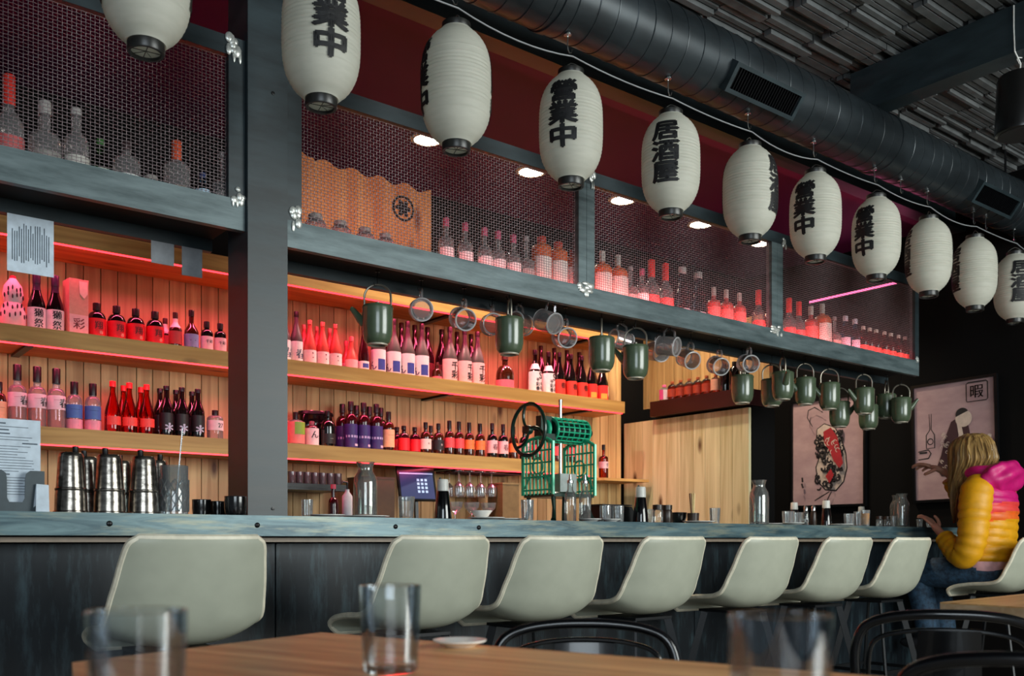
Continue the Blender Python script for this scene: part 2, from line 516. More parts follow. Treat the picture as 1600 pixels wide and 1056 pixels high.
YF = 3.47
def cage(x0, x1, zb, zt, rt0, rt1, posts, label, welds):
    t = thing('cage_frame', label, 'bottle cage', (0, 0, 0))
    MB().box((x0, YF, zb), (x1, YF + 0.03, zt)).build('front_rail', steel_beam, t)
    MB().box((x0, YF + 0.002, rt0), (x1, YF + 0.04, rt1)).build('top_rail', steel_dark, t)
    e = 0.26 if x1 > 5 else 0.0                       # the far end is cut on a slant
    MB().box((x0, 3.80, zb), (x1 + e * .66, 3.83, zb + 0.05)).build('back_rail', steel_dark, t)
    b = MB(); b.poly([(x0, YF + 0.03, zb + 0.05), (x1, YF + 0.03, zb + 0.05), (x1 + e, 4.0, zb + 0.05), (x0, 4.0, zb + 0.05)], (0, 0, 0.012)); b.build('tray', black_matte, t)
    for a, c, sp in posts:
        b = MB()
        if sp:
            h = (a + c) / 2
            b.box((a, YF + 0.001, zt), (h - 0.002, YF + 0.042, rt0)); b.box((h + 0.002, YF + 0.003, zt), (c, YF + 0.042, rt0))
        else:
            b.box((a, YF + 0.001, zt), (c, YF + 0.042, rt0))
        b.build('post', steel_beam if sp else steel_dark, t)
    for wp in welds: weld(t, *wp)
    if x1 > 5:                                       # red LED strip lying behind the front rail, lighting the bottles from below
        MB().box((1.75, YF + 0.0305, zb + 0.0625), (6.28, YF + 0.0355, zb + 0.069)).build('led_strip', led_red, t)
        for k in range(3):
            area_light('cage_led_light', (2.5 + 1.52 * k, YF + 0.037, zb + 0.072), (2.5 + 1.52 * k, YF + 0.25, zb + 0.35), 1.5, 0.008, (1.6, 7.0, 7.0)[k], (1.0, 0.16, 0.16), 150)
    return t

LEFT_CAGE = cage(-2.6, 1.464, 2.17, 2.285, 2.82, 2.89, [(1.40, 1.464, False)], 'dark steel bottle cage frame left of the column',
     [((1.435, YF, 2.30), 0.05, 0.05), ((1.425, YF, 2.86), 0.06, 0.07)])
RIGHT_CAGE = cage(1.63, 6.36, 2.145, 2.25, 2.76, 2.825, [(1.632, 1.697, False), (3.168, 3.275, True), (4.70, 4.81, True), (6.31, 6.36, False)],
     'long dark steel bottle cage frame right of the column',
     [((1.66, YF, 2.265), 0.05, 0.06), ((3.22, YF, 2.245), 0.10, 0.05), ((4.755, YF, 2.245), 0.10, 0.04), ((3.26, YF, 2.79), 0.035, 0.06), ((4.82, YF, 2.78), 0.035, 0.05), ((6.335, YF, 2.26), 0.03, 0.03)])

def wire_mesh(x0, x1, z0, z1, parent):
    px, pz, r = 0.0150, 0.0120, 0.00085
    y0 = YF + 0.018
    b = MB()
    nx = int((x1 - x0) / px); nz = int((z1 - z0) / pz)
    def strip(pts, ax):
        vs, fs = [], []
        for p in pts:
            if ax == 'z': q = [(p[0] - r, p[1] - r, p[2]), (p[0] + r, p[1] - r, p[2]), (p[0] + r, p[1] + r, p[2]), (p[0] - r, p[1] + r, p[2])]
            else: q = [(p[0], p[1] - r, p[2] - r), (p[0], p[1] - r, p[2] + r), (p[0], p[1] + r, p[2] + r), (p[0], p[1] + r, p[2] - r)]
            vs += q
        for i in range(len(pts) - 1):
            for k in range(4):
                fs.append((i * 4 + k, i * 4 + (k + 1) % 4, i * 4 + 4 + (k + 1) % 4, i * 4 + 4 + k))
        b.add(vs, fs)
    for i in range(nx + 1):
        x = x0 + i * px
        strip([(x, y0 + (0.0016 if (i + j) % 2 else -0.0016), z0 + j * pz) for j in range(nz + 1)], 'z')
    for j in range(nz + 1):
        z = z0 + j * pz
        strip([(x0 + i * px, y0 + (-0.0016 if (i + j) % 2 else 0.0016), z) for i in range(nx + 1)], 'x')
    return b.build('wire_mesh_panel', wire_steel, parent)

wire_mesh(-0.6, 1.40, 2.285, 2.82, LEFT_CAGE)
wire_mesh(1.70, 3.166, 2.25, 2.76, RIGHT_CAGE)
wire_mesh(3.277, 4.698, 2.25, 2.76, RIGHT_CAGE)
wire_mesh(4.812, 6.308, 2.25, 2.76, RIGHT_CAGE)

# ---------------------------------------------------------------- bar counter
t = thing('bar_counter', 'long zinc-clad bar counter with bolted blue-grey edge and steel front', 'bar', (0, 0, 0))
b = MB(); b.box((-1.5, 3.35, 1.018), (6.75, 3.372, CB)); b.build('edge_band', zinc_edge, t)
MB().box((-1.5, 3.372, 1.03), (6.75, 4.05, CB - 0.0005)).build('worktop', zinc_top, t)
MB().box((-1.5, 3.40, 0.996), (6.75, 3.43, 1.012)).build('under_strip', plain('under_strip_tan', '#8f8070', .5), t)
MB().box((-1.5, 3.52, 0.0), (6.75, 4.0, 1.03)).build('carcass', black_matte, t)
xs = [-1.5, 0.42, 1.60, 2.82, 4.05, 5.28, 6.75]
for a, c in zip(xs[:-1], xs[1:]):
    MB().box((a + 0.003, 3.50, 0.08), (c - 0.003, 3.519, 0.99)).build('front_panel', front_steel, t)
MB().box((-1.5, 3.525, 0.0), (6.75, 3.54, 0.08)).build('kick_board', black_matte, t)
for px in (-90, 171, 402, 618, 748):
    X = xY(px, 3.35)
    b = MB(); M = Matrix.Translation((X, 3.35, 1.058)) @ Matrix.Rotation(PI / 2, 4, 'X')
    b.lathe([(0.0001, 0.006), (0.006, 0.0055), (0.0095, 0.003), (0.010, 0.0), (0.010, -0.004)], 12, M=M)
    b.build('bolt', black_metal, t)

# ---------------------------------------------------------------- pine shelves with LED strips and brackets
SHX0, SHX1, SHY = -1.8, 5.12, 5.10
def shelf(z0, z1, label, brackets, led, power, x1=SHX1):
    t = thing('wall_shelf', label, 'shelf', (0, 0, 0))
    MB().box((SHX0, SHY, z0), (x1, 5.438, z1)).build('board', pine_shelf, t)
    for X in brackets:
        b = MB(); b.box((X - 0.018, SHY + 0.012, z0 - 0.014), (X + 0.018, 5.438, z0 - 0.001));
        b.build('bracket', black_metal, t)
    if led:
        MB().box((SHX0 + 0.02, SHY + 0.004, z0 - 0.007), (x1 - 0.02, SHY + 0.014, z0 - 0.0005)).build('led_strip', led_red, t)
        n = 4; w = (x1 - SHX0) / n
        for k in range(n):
            area_light('led_strip_light', (SHX0 + (k + .5) * w, SHY + 0.03, z0 - 0.014), (SHX0 + (k + .5) * w, SHY + 0.13, z0 - 0.5), w, 0.012, power, (1.0, 0.10, 0.22), 125)
    return t

shelf(2.47, 2.56, 'topmost pine wall shelf partly hidden behind the bottle cage', [1.06, 2.3, 3.55, 4.78], True, 7.5)
shelf(1.955, 2.04, 'middle pine wall shelf with red LED strip and sake bottles', [1.06, 2.3, 3.55, 4.78], True, 5.0)
shelf(1.475, 1.56, 'lowest pine wall shelf carrying whisky and beer bottles', [1.06, 2.3, 3.55, 4.6], True, 1.0, 4.80)

# small corner shelf behind the ice machine
b = MB()
b.poly([(4.86, 5.28, 1.45), (4.97, 5.16, 1.45), (5.40, 5.12, 1.45), (5.40, 5.437, 1.45), (4.86, 5.437, 1.45)], (0, 0, 0.02))
tag(b.build('corner_shelf', pine_shelf), 'small thin corner shelf holding a lone whisky bottle', 'shelf')

# ---------------------------------------------------------------- end partition: pine panels, dark maroon ledge with bottles
struct(MB().box((5.47, 4.20, 0), (5.72, 5.44, 1.94)).build('wall_partition', black_wall))
b = MB(); y = 4.212
while y < 5.43:
    w = RND.choice([0.11, 0.125, 0.14]); y1 = min(y + w, 5.43)
    b.box((5.442, y + 0.001, 0.9), (5.469, y1 - 0.001, 1.93)); y = y1
struct(b.build('wall_partition_boards', pine_panel))
tag(MB().box((5.38, 4.20, 1.945), (5.72, 5.09, 2.06)).build('maroon_ledge', maroon_board), 'dark maroon ledge over the pale pine panels carrying amber bottles', 'ledge')
b = MB(); y = 4.20
while y < 5.43:
    y1 = min(y + 0.09, 5.43); b.box((5.66, y + 0.002, 2.062), (5.70, y1 - 0.002, 2.62)); y = y1
struct(b.build('wall_partition_upper', pine_wall))

# ---------------------------------------------------------------- downlights in the soffit
for k, px in enumerate((668, 830, 973, 1095, 1190)):
    X = xY(px, 4.72)
    t = thing('ceiling_downlight', '%s recessed downlight from the left in the maroon soffit' % ('first', 'second', 'third', 'fourth', 'fifth')[k], 'downlight', (X, 4.72, 3.36), 0, 'downlights over the bar')
    MB().lathe([(0.10, 0.0), (0.10, -0.008), (0.080, -0.012), (0.078, -0.001)], 20).build('trim_ring', plain('lamp_trim', '#cfc8bc', 0.4) if k == 0 else bpy.data.materials['lamp_trim'], t)
    MB().lathe([(0, -0.006), (0.078, -0.006)], 20).build('lens', lamp_glow, t)
    l = bpy.data.lights.new('downlight', 'SPOT'); l.energy = 100; l.color = (1.0, 0.84, 0.62); l.spot_size = math.radians(120); l.spot_blend = 0.6; l.shadow_soft_size = 0.06
    o = bpy.data.objects.new('downlight', l); o.location = (0, 0, -0.02); o.parent = t; COL.objects.link(o)

# pink LED strip along the end wall
t = thing('wall_led_strip', 'pink LED strip light along the far end wall above the bottles', 'LED strip', (0, 0, 0))
MB().box((6.995, 3.9, 3.0), (7.018, 4.8, 3.022)).build('channel', black_metal, t)
MB().box((6.984, 3.92, 3.003), (6.994, 4.78, 3.018)).build('diffuser', led_pink, t)
area_light('wall_led_light', (6.97, 4.35, 3.01), (5.6, 4.35, 2.5), 0.9, 0.02, 1.2, (1.0, 0.2, 0.42))
# ---------------------------------------------------------------- spiral duct with its grilles
DY, DZ, DR = 2.97, 3.245, 0.160
duct_mat = streaky('black_duct_paint', '#23292d', '#31393e', (3, 6, 6), 0.38, 0.45, 0.02, spec=0.65, rvar=0.1)
t = thing('air_duct', 'long black spiral air duct hanging under the ceiling above the lanterns', 'duct', (0, DY, DZ))
b = MB()
b.lathe([(DR, -2.5), (DR, 7.0)], 56, M=Matrix.Rotation(PI / 2, 4, 'Y'))
b.build('pipe', duct_mat, t)
b = MB(); pts = []
n = int(9.4 / 0.105 * 28)
for i in range(n):
    a = 2 * PI * i / 28
    pts.append((-2.4 + 0.105 * i / 28, math.cos(a) * (DR + 0.0006), math.sin(a) * (DR + 0.0006)))
b.tube(pts, 0.0032, 5, caps=True)
b.build('spiral_seam', duct_mat, t)
for X in (0.4, 2.55, 5.0, 6.55):
    b = MB()
    b.lathe([(DR + 0.001, -0.02), (DR + 0.006, -0.018), (DR + 0.006, 0.018), (DR + 0.001, 0.02)], 48, M=Matrix.Translation((X, 0, 0)) @ Matrix.Rotation(PI / 2, 4, 'Y'))
    b.build('joint_collar', duct_mat, t)
for X in (0.4, 2.55, 6.55):
    MB().box((X - 0.012, -0.002, DR - 0.01), (X + 0.012, 0.002, 3.66 - DZ)).build('hanger_strap', black_metal, t)
for X in (3.78, 6.12):
    MT = Matrix.Translation((X, 0, 0)) @ Matrix.Rotation(math.radians(38), 4, 'X')    # local -Y looks down at the tables
    w, h, y0, y1 = 0.26, 0.066, -DR - 0.030, -DR + 0.02
    b = MB()
    for lo, hi in (((-w, y0, -h), (w, y1, -h + .018)), ((-w, y0, h - .018), (w, y1, h)), ((-w, y0, -h + .018), (-w + .022, y1, h - .018)), ((w - .022, y0, -h + .018), (w, y1, h - .018))):
        b.box(lo, hi)
    b.V = [tuple(MT @ Vector(v)) for v in b.V]
    g = b.build('duct_grille', steel_dark, t)
    b = MB(); k = 26
    for i in range(k):
        x = -w + .022 + (2 * w - .044) * (i + .5) / k
        b.box((x - .0022, y0 + .006, -h + .018), (x + .0022, y1, h - .018))
    b.V = [tuple(MT @ Vector(v)) for v in b.V]
    b.build('louvre', black_metal, g)
    b = MB(); b.box((-w + .022, y1 - .012, -h + .018), (w - .022, y1 - 0.008, h - .018)); b.V = [tuple(MT @ Vector(v)) for v in b.V]
    b.build('backing', black_matte, g)

# ---------------------------------------------------------------- paper lanterns
m, N, L, p = new_mat('lantern_paper')
tc = N.new('ShaderNodeTexCoord'); nz = N.new('ShaderNodeTexNoise'); mp = N.new('ShaderNodeMapping'); cr = N.new('ShaderNodeValToRGB')
mp.inputs['Scale'].default_value = (14, 14, 60); nz.inputs['Scale'].default_value = 1; nz.inputs['Detail'].default_value = 5
cr.color_ramp.elements[0].color = H('#cbcbbd'); cr.color_ramp.elements[1].color = H('#e4e3d7')
L.new(tc.outputs['Object'], mp.inputs['Vector']); L.new(mp.outputs[0], nz.inputs['Vector']); L.new(nz.outputs['Fac'], cr.inputs['Fac'])
L.new(cr.outputs['Color'], p.inputs['Base Color']); p.inputs['Roughness'].default_value = 0.6
trn = N.new('ShaderNodeBsdfTranslucent'); L.new(cr.outputs['Color'], trn.inputs['Color'])
ms = N.new('ShaderNodeMixShader'); ms.inputs[0].default_value = 0.38
L.new(p.outputs[0], ms.inputs[1]); L.new(trn.outputs[0], ms.inputs[2]); L.new(ms.outputs[0], N['Material Output'].inputs['Surface'])
lantern_paper = m
lantern_ring = plain('lantern_ring_black', '#1a1a18', 0.35)
wire_dark = plain('dark_wire', '#5c5c58', 0.45, 0.5)

LKEY = [(0.024, .052), (0.045, .082), (0.075, .105), (0.11, .1205), (0.15, .1285), (0.20, .131), (0.26, .131), (0.31, .1295), (0.35, .124), (0.385, .112), (0.415, .093), (0.438, .07), (0.452, .05)]
def lr(z):
    for (z0, r0), (z1, r1) in zip(LKEY[:-1], LKEY[1:]):
        if z <= z1:
            f = max(0, (z - z0) / (z1 - z0)); return r0 + (r1 - r0) * f
    return LKEY[-1][1]
def lantern_meshes(text):
    b = MB()
    n = 31; prof = []
    for i in range(n * 2 + 1):
        z = 0.024 + (0.452 - 0.024) * i / (n * 2)
        zs = [max(0.024, z - .01), z, min(0.452, z + .01)]
        r = sum(lr(q) for q in zs) / 3
        prof.append((r + (0.0012 if i % 2 == 0 else -0.0012), z))
    b.lathe(prof, 40)
    b.m = 1
    for side in (0, PI):
        def fn(u, v, side=side):
            z = 0.252 + v; a = -PI / 2 + u / 0.131 + side; r = lr(z) + 0.0032
            return (r * math.cos(a), r * math.sin(a), z)
        b.text(text, fn, 0.096, 1.34, 0.0, 0.22, vertical=True, pitch=0.96, bold=0.045)
    paper = b.mesh('paper_shade', [lantern_paper, ink])
    return paper
LM = {'A': lantern_meshes('營業中'), 'B': lantern_meshes('居酒屋')}
b = MB(); b.lathe([(.044, -.004), (.052, -.004), (.054, .0), (.054, .026), (.044, .026), (.044, -.004)], 28)
ring_lo = b.mesh('bottom_ring', lantern_ring)
b = MB(); b.tube([(-.046, 0, .004), (.046, 0, .004)], .0015, 5); b.tube([(0, -.046, .004), (0, .046, .004)], .0015, 5); b.tube([(.03, .03, .004), (0, 0, .004), (.03, -.02, .004)], .0012, 5)
ring_x = b.mesh('cross_wire', wire_dark)
b = MB(); b.lathe([(0, .006), (.0445, .006)], 28)
dm, dN, dL, dp = new_mat('lantern_disc_paper')
dt = dN.new('ShaderNodeBsdfTranslucent'); dt.inputs['Color'].default_value = (.9, .9, .86, 1)
dms = dN.new('ShaderNodeMixShader'); dms.inputs[0].default_value = 0.85; dp.inputs['Base Color'].default_value = (.9, .9, .86, 1)
dL.new(dp.outputs[0], dms.inputs[1]); dL.new(dt.outputs[0], dms.inputs[2]); dL.new(dms.outputs[0], dN['Material Output'].inputs['Surface'])
ring_d = b.mesh('bottom_disc', dm)
b = MB(); b.lathe([(.03, .448), (.052, .448), (.054, .452), (.054, .474), (.03, .476), (.03, .448)], 28)
ring_hi = b.mesh('top_ring', lantern_ring)
b = MB(); b.tube([(-.05, 0, .462), (-.04, 0, .485), (-.012, 0, .502), (0, 0, .506), (.012, 0, .502), (.04, 0, .485), (.05, 0, .462)], .0018, 6)
bail = b.mesh('bail_wire', wire_dark)
def hook_mesh():
    b = MB()
    b.lathe([(0.0, .0), (.015, .0), (.016, -.003), (.016, -.008), (.004, -.011), (0, -.011)], 14)
    b.tube([(0, 0, -.010), (0, 0, -.05), (0.002, 0, -.066), (.010, 0, -.078), (.020, 0, -.074), (.024, 0, -.06)], .0024, 6)
    return b.mesh('magnetic_hook', bright_steel)
HOOK = hook_mesh()
def place_hook(X, label):
    o = bpy.data.objects.new('magnetic_hook', HOOK); COL.objects.link(o)
    o.location = (X, LY, DZ - math.sqrt(DR ** 2 - (LY - DY) ** 2) - 0.0005)
    tag(o, label, 'hook', 'magnetic hooks under the duct')
LY, LZ = 2.95, 2.462
LPX = [228, 502, 713, 892, 1048, 1172, 1274, 1369, 1451, 1523, 1586]
LTX = ['A', 'A', 'A', 'A', 'B', 'B', 'A', 'A', 'B', 'B', 'B']
LAN = [100, 14, -76, -15, -11, 70, -27, -31, -74, -66, 16]
LLB = ['white paper lantern cut off at the top left corner of the photo',
       'largest white paper lantern hanging in front of the steel column',
       'white paper lantern with its black characters turned to the left edge, over the wooden sign',
       'fourth white paper lantern from the left with three bold black characters',
       'fifth white paper lantern from the left, black characters near its middle',
       'sixth white paper lantern from the left, characters turned to its right edge',
       'seventh white paper lantern from the left, black characters left of centre',
       'eighth white paper lantern from the left, characters in front of the cage end',
       'ninth white paper lantern from the left, characters at its left edge',
       'second white paper lantern from the right, half behind its left neighbour',
       'rightmost white paper lantern, cut by the right edge of the photo']
ordn = ['first', 'second', 'third', 'fourth', 'fifth', 'sixth', 'seventh', 'eighth', 'ninth', 'tenth', 'eleventh', 'twelfth', 'thirteenth', 'fourteenth', 'fifteenth', 'sixteenth', 'seventeenth', 'eighteenth']
LXS = []
for i, px in enumerate(LPX):
    X = xY(px, LY); LXS.append(X)
    t = thing('paper_lantern', LLB[i], 'lantern', (X, LY, LZ + (0.008 if i < 2 else 0)), 0, 'white paper lanterns under the duct')
    face = math.atan2(-LY, -X) + PI / 2          # turn that makes local -Y look at the tables' corner seat
    t.rotation_euler.z = face + math.asin(max(-1, min(1, 0))) + math.radians(LAN[i])
    for nm, me in (('paper_shade', LM[LTX[i]]), ('bottom_ring', ring_lo), ('top_ring', ring_hi), ('bail_wire', bail)):
        o = bpy.data.objects.new(nm, me); COL.objects.link(o); o.parent = t
        if nm == 'bottom_ring':
            c = bpy.data.objects.new('bottom_disc', ring_d); COL.objects.link(c); c.parent = o
            c = bpy.data.objects.new('cross_wire', ring_x); COL.objects.link(c); c.parent = o
    place_hook(X - 0.018, '%s magnetic hook from the left on the duct, carrying a lantern' % ordn[i])
for px, lab in ((1407, 'bare magnetic hook on the duct between eighth and ninth lanterns'), (1540, 'bare magnetic hook on the duct left of the rightmost lantern')):
    place_hook(xY(px, LY), lab)
# power cable strung along the hooks
pts = []
xs = [LXS[0] - 0.57] + LXS + [LXS[-1] + 0.4]
for a, c in zip(xs[:-1], xs[1:]):
    for k in range(8):
        f = k / 8; pts.append((a + (c - a) * f, LY - 0.012, 2.992 - 0.030 * 4 * f * (1 - f) * (0.6 + 0.4 * math.sin(a * 7))))
tag(MB().tube(pts, 0.0032, 6).build('lantern_cable', plain('grey_cable', '#84878a', 0.5)), 'thin grey power cable strung under the duct along the lantern hooks', 'cable')

# ---------------------------------------------------------------- pendant speaker on the ceiling beam
sp = thing('pendant_speaker', 'black pendant speaker hanging by white wires below the ceiling beam', 'speaker', (4.865, 2.135, 2.985))
b = MB(); b.lathe([(.100, 0), (.112, .005), (.115, .02), (.104, .27), (.098, .285), (0.02, .292), (0, .292)], 32); b.build('housing', plain('speaker_black', '#121212', 0.28, spec=0.6), sp)
b = MB(); b.lathe([(0, -.002), (.100, -.002), (.100, .004)], 32); b.build('grille', black_matte, sp)
b = MB(); b.tube(arc((0, 0, .292), .02, 0, PI, 8), .004, 6); b.build('bracket', black_metal, sp)
b = MB()
b.tube([(-.004, 0, .312), (-.02, -.01, .34), (-.068, -.004, .386), (-.069, 0, .5), (-.069, .0, .61)], .0035, 6)
b.tube([(.002, 0, .312), (.012, .006, .35), (-.01, .01, .372), (.0, .012, .384), (.02, .0, .3845)], .0035, 6)
b.tube([(.0, 0, .312), (.03, -.02, .345), (.01, -.03, .372), (.055, -.03, .386)], .003, 6)
b.build('wire', plain('white_wire', '#d0d0cc', 0.5), sp)
# ---------------------------------------------------------------- bottles
G_dark = plain('dark_bottle_glass', '#0e0a0a', 0.08, coat=0.5)
G_brown = plain('brown_bottle_glass', '#3a160a', 0.08, coat=0.5)
G_grey = plain('frosted_grey_brown_bottle', '#4a4040', 0.35)
G_red = plain('red_frosted_bottle', '#b8423a', 0.3)
G_maroon = plain('maroon_bottle_glass', '#31080f', 0.1, coat=0.4)
G_clear = glass('bottle_clear_glass', '#e8e0dc', '#8a8080', ior=1.6, milk=0.12)
G_amber = glass('amber_bottle_glass', '#c8702c', '#4a1c08', ior=1.5)
G_redclear = glass('red_liquor_glass', '#ff5a4a', '#8a1a14', ior=1.5)
G_green = glass('green_bottle_glass', '#6aa05a', '#1c3a18', ior=1.5)
G_blue = glass('blue_bottle_glass', '#8cc0d8', '#284a60', ior=1.5)
G_smoke = glass('smoky_bottle_glass', '#9a9ba2', '#3a3a42', ior=1.6)
G_orange = plain('orange_bottle', '#c65a28', 0.3)
K = {}
def cmat(h, rough=0.55):
    if h not in K: K[h] = plain('label_' + h.strip('#'), h, rough, var=0.06, vscale=60)
    return K[h]
PROTO = {}
def bprofile(H, R, rn, hb, hs, sh):
    p = [(0, 0.003), (R * .8, 0.0), (R * .97, 0.002), (R, 0.007), (R, hb)]
    n = 9
    for i in range(1, n + 1):
        f = i / n
        if sh == 'cone': k = 1 - f; k = k * k * (3 - 2 * k) * .5 + k * .5
        elif sh == 'round': k = math.sqrt(max(0, 1 - f * f))
        else: k = 0.5 + 0.5 * math.cos(PI * f)
        p.append((rn + (R - rn) * k, hb + (hs - hb) * f))
    p += [(rn, H * .985 if H * .985 > hs else hs + .001), (rn * .9, H), (0, H)]
    return p
def make_bottle(name, H, R, rn, hb, hs, sh, gm, cap, caph, lab, txt=None, band=None, neck=None, square=0.0):
    """one bottle: body, cap, label (with its printing), neck sleeve."""
    t = bpy.data.objects.new(name, None); t.empty_display_size = .03; COL.objects.link(t)
    b = MB(); b.lathe(bprofile(H, R, rn, hb, hs, sh), 18, square=square, rot=PI / 18); b.build('body', gm, t)
    if cap:
        b = MB(); rc = rn * 1.16
        b.lathe([(rn * .95, H - caph), (rc, H - caph), (rc, H + .001), (rc * .93, H + .004), (0, H + .004)], 14); b.build('cap', cmat(cap, .35), t)
    if neck:
        n0, n1, nc = neck; pr = [q for q in bprofile(H, R, rn, hb, hs, sh) if hb <= q[1] <= H]
        def rad(z):
            for (r0, z0), (r1, z1) in zip(pr[:-1], pr[1:]):
                if z0 <= z <= z1 and z1 > z0: return r0 + (r1 - r0) * (z - z0) / (z1 - z0)
            return rn
        b = MB(); b.lathe([(rad(n0 + (n1 - n0) * i / 6) + .0012, n0 + (n1 - n0) * i / 6) for i in range(7)], 18); b.build('neck_sleeve', cmat(nc, .4), t)
    if lab:
        z0, z1, lc = lab[:3]; ang = lab[3] if len(lab) > 3 else 112
        mats = [cmat(lc)]
        b = MB(); rr = R + .0012; A = math.radians(ang)
        def cyl(a, z, e=0):
            ca, sa = math.cos(a), math.sin(a); q = 1.0
            if square: q = 1.0 / (abs(ca) ** 6 + abs(sa) ** 6) ** (1 / 6.0); q = 1 + (q - 1) * square
            return ((rr + e) * ca * q, (rr + e) * sa * q, z)
        b.grid(lambda u, v: cyl(-PI / 2 - A + 2 * A * u, z0 + (z1 - z0) * v), 18, 1)
        if band:
            for (u0, u1, v0, v1, bc) in band:
                mats.append(cmat(bc)); b.m = len(mats) - 1
                b.grid(lambda u, v: cyl(-PI / 2 + (u0 + (u1 - u0) * u) * A, z0 + (z1 - z0) * (v0 + (v1 - v0) * v), .0008), 6, 1)
        if txt:
            for tx in (txt if isinstance(txt, list) else [txt]):
                s, size, du, dv, tcol, vert = tx
                mats.append(cmat(tcol)); b.m = len(mats) - 1
                b.text(s, lambda u, v: cyl(-PI / 2 + (u + du) / rr, (z0 + z1) / 2 + dv + v, .0016), size, 1.0, 0.0, vertical=vert)
        b.build('label', mats, t)
    return t
def spec(key, *a, **k):
    PROTO[key] = [a, k, None]
def put(key, px, Y, Z, label, cat='bottle', group=None, s=1.0, rz=None, X=None):
    a, k, o = PROTO[key]
    if o is None:
        o = make_bottle(*a, **k); PROTO[key][2] = o; t = o
    else:
        t = copy_tree(o)
        for q in ('label', 'category', 'group'):
            if q in t: del t[q]
    t.location = (xY(px, Y) if X is None else X, Y, Z); t.scale = (s, s, s)
    t.rotation_euler = (0, 0, RND.uniform(-.12, .12) if rz is None else rz)
    tag(t, label, cat, group)
    return t

INK = '#17121a'
#            name            H     R     rn    hb    hs    shape   glass   cap   caph  label
spec('dassai', 'sake_bottle', .285, .0415, .0165, .125, .215, 'cone', G_dark, '#2a1430', .05, (.004, .112, '#f0dfe2', 130), [('獺', .045, .0, .027, INK, False), ('祭', .045, .0, -.024, INK, False)], None, (.20, .262, '#2a1430'))
spec('squat', 'liqueur_bottle', .178, .0455, .0165, .095, .137, 'round', G_dark, '#15100e', .034, (.006, .098, '#d81020', 120), [('翔', .042, .004, .010, '#5a0a12', False), ('春', .02, .016, -.026, '#f0b0a0', False)])
spec('slim', 'liqueur_bottle', .19, .034, .012, .10, .14, 'cone', G_brown, '#3a2018', .03, (.02, .09, '#a83a3a'), None, None, (.11, .165, '#e8d8d0'))
spec('bluelab', 'liqueur_bottle', .215, .038, .013, .10, .15, 'cone', G_brown, '#1a1010', .03, (.015, .085, '#7f93c4'), ('―', .03, .0, .0, '#30304a', False))
spec('pinklab', 'liqueur_bottle', .165, .033, .014, .10, .125, 'round', G_dark, '#1a1414', .03, (.008, .085, '#e8c4cc'), ('千彩', .02, .0, .01, INK, False))
spec('gin_tall', 'gin_bottle', .300, .042, .017, .165, .205, 'round', G_clear, '#0c0a0c', .072, (.095, .165, '#e6c4cc', 110), [('――', .016, -.004, .012, '#a03050', False), ('春', .05, .03, -.002, INK, False)])
spec('gin_blue', 'gin_bottle', .242, .0385, .0165, .135, .18, 'round', G_clear, '#0c0a0c', .058, (.060, .128, '#3c66a8', 110), [('――', .022, 0, .01, '#18305c', False)], [(-1, 1, -.85, -.08, '#d890a4')])
spec('redcap', 'soda_bottle', .265, .040, .0135, .10, .215, 'cone', G_redclear, '#d02424', .026, (.04, .085, '#e04038', 60))
spec('beer', 'beer_bottle', .268, .036, .014, .145, .215, 'cone', G_dark, '#121016', .018, (.035, .125, '#0e0c10', 100), [('*', .105, .004, -.032, '#aeb6cc', False), ('―', .02, .004, -.03, '#8890a8', False)])
spec('clear27', 'shochu_bottle', .16, .044, .015, .115, .135, 'round', G_clear, '#1a1010', .026, (.05, .105, '#e8c8cc', 110), ('27', .034, .012, .0, INK, False))
spec('grey_sake', 'sake_bottle', .30, .037, .0125, .135, .24, 'cone', G_grey, '#1b1416', .028, (.004, .125, '#ece0e4', 130), ('春', .06, .012, -.012, '#3a4668', False))
spec('red_sake', 'sake_bottle', .262, .038, .0115, .10, .225, 'cone', G_red, '#c8745c', .022, (.004, .085, '#f0d0d6', 130), [('・', .04, .0, .022, '#8a4050', False), ('・', .03, .002, -.004, '#8a4050', False)])
spec('red_small', 'sake_bottle', .20, .038, .0125, .06, .145, 'cone', G_red, '#d4585c', .024, (.004, .062, '#f2a8b4', 130))
spec('dark_blue_small', 'sake_bottle', .29, .033, .012, .10, .23, 'cone', G_maroon, '#241418', .03, (.004, .062, '#eadce4', 130), None, [(-.3, .25, .3, .75, '#3a46a0')])
spec('blue_rect', 'sake_bottle', .35, .046, .014, .155, .285, 'cone', G_grey, '#2a1a1e', .03, (.004, .145, '#eed8e2', 135), [('ん', .06, -.066, -.03, '#54306a', False)], [(-.27, .2, .1, .58, '#36409c')])
spec('senzai', 'sake_bottle', .36, .048, .0145, .155, .29, 'cone', G_grey, '#2c1c1e', .03, (.004, .15, '#f0b6ba', 135), ('千彩', .058, .014, .0, '#201010', True))
spec('tall_back', 'sake_bottle', .37, .044, .0145, .17, .30, 'cone', G_maroon, '#4a1418', .03, (.004, .13, '#8a3a3c', 120))
spec('round_red', 'liqueur_bottle', .23, .062, .02, .085, .165, 'round', G_brown, '#4a1a16', .03, (.006, .06, '#e06076', 120))
spec('s_label', 'sake_bottle', .30, .046, .0145, .13, .235, 'cone', G_dark, '#201014', .03, (.004, .148, '#f0dce2', 135), [('S', .07, .012, .045, INK, False), ('千彩春', .03, -.012, -.018, INK, True), ('千彩', .03, .02, -.03, INK, True)], None, (.165, .205, '#f0c0c8'))
spec('red_dark', 'sake_bottle', .31, .043, .014, .13, .25, 'cone', G_dark, '#1c1012', .03, (.004, .115, '#d8382c', 130), ('春', .045, .004, .014, '#50100c', False))
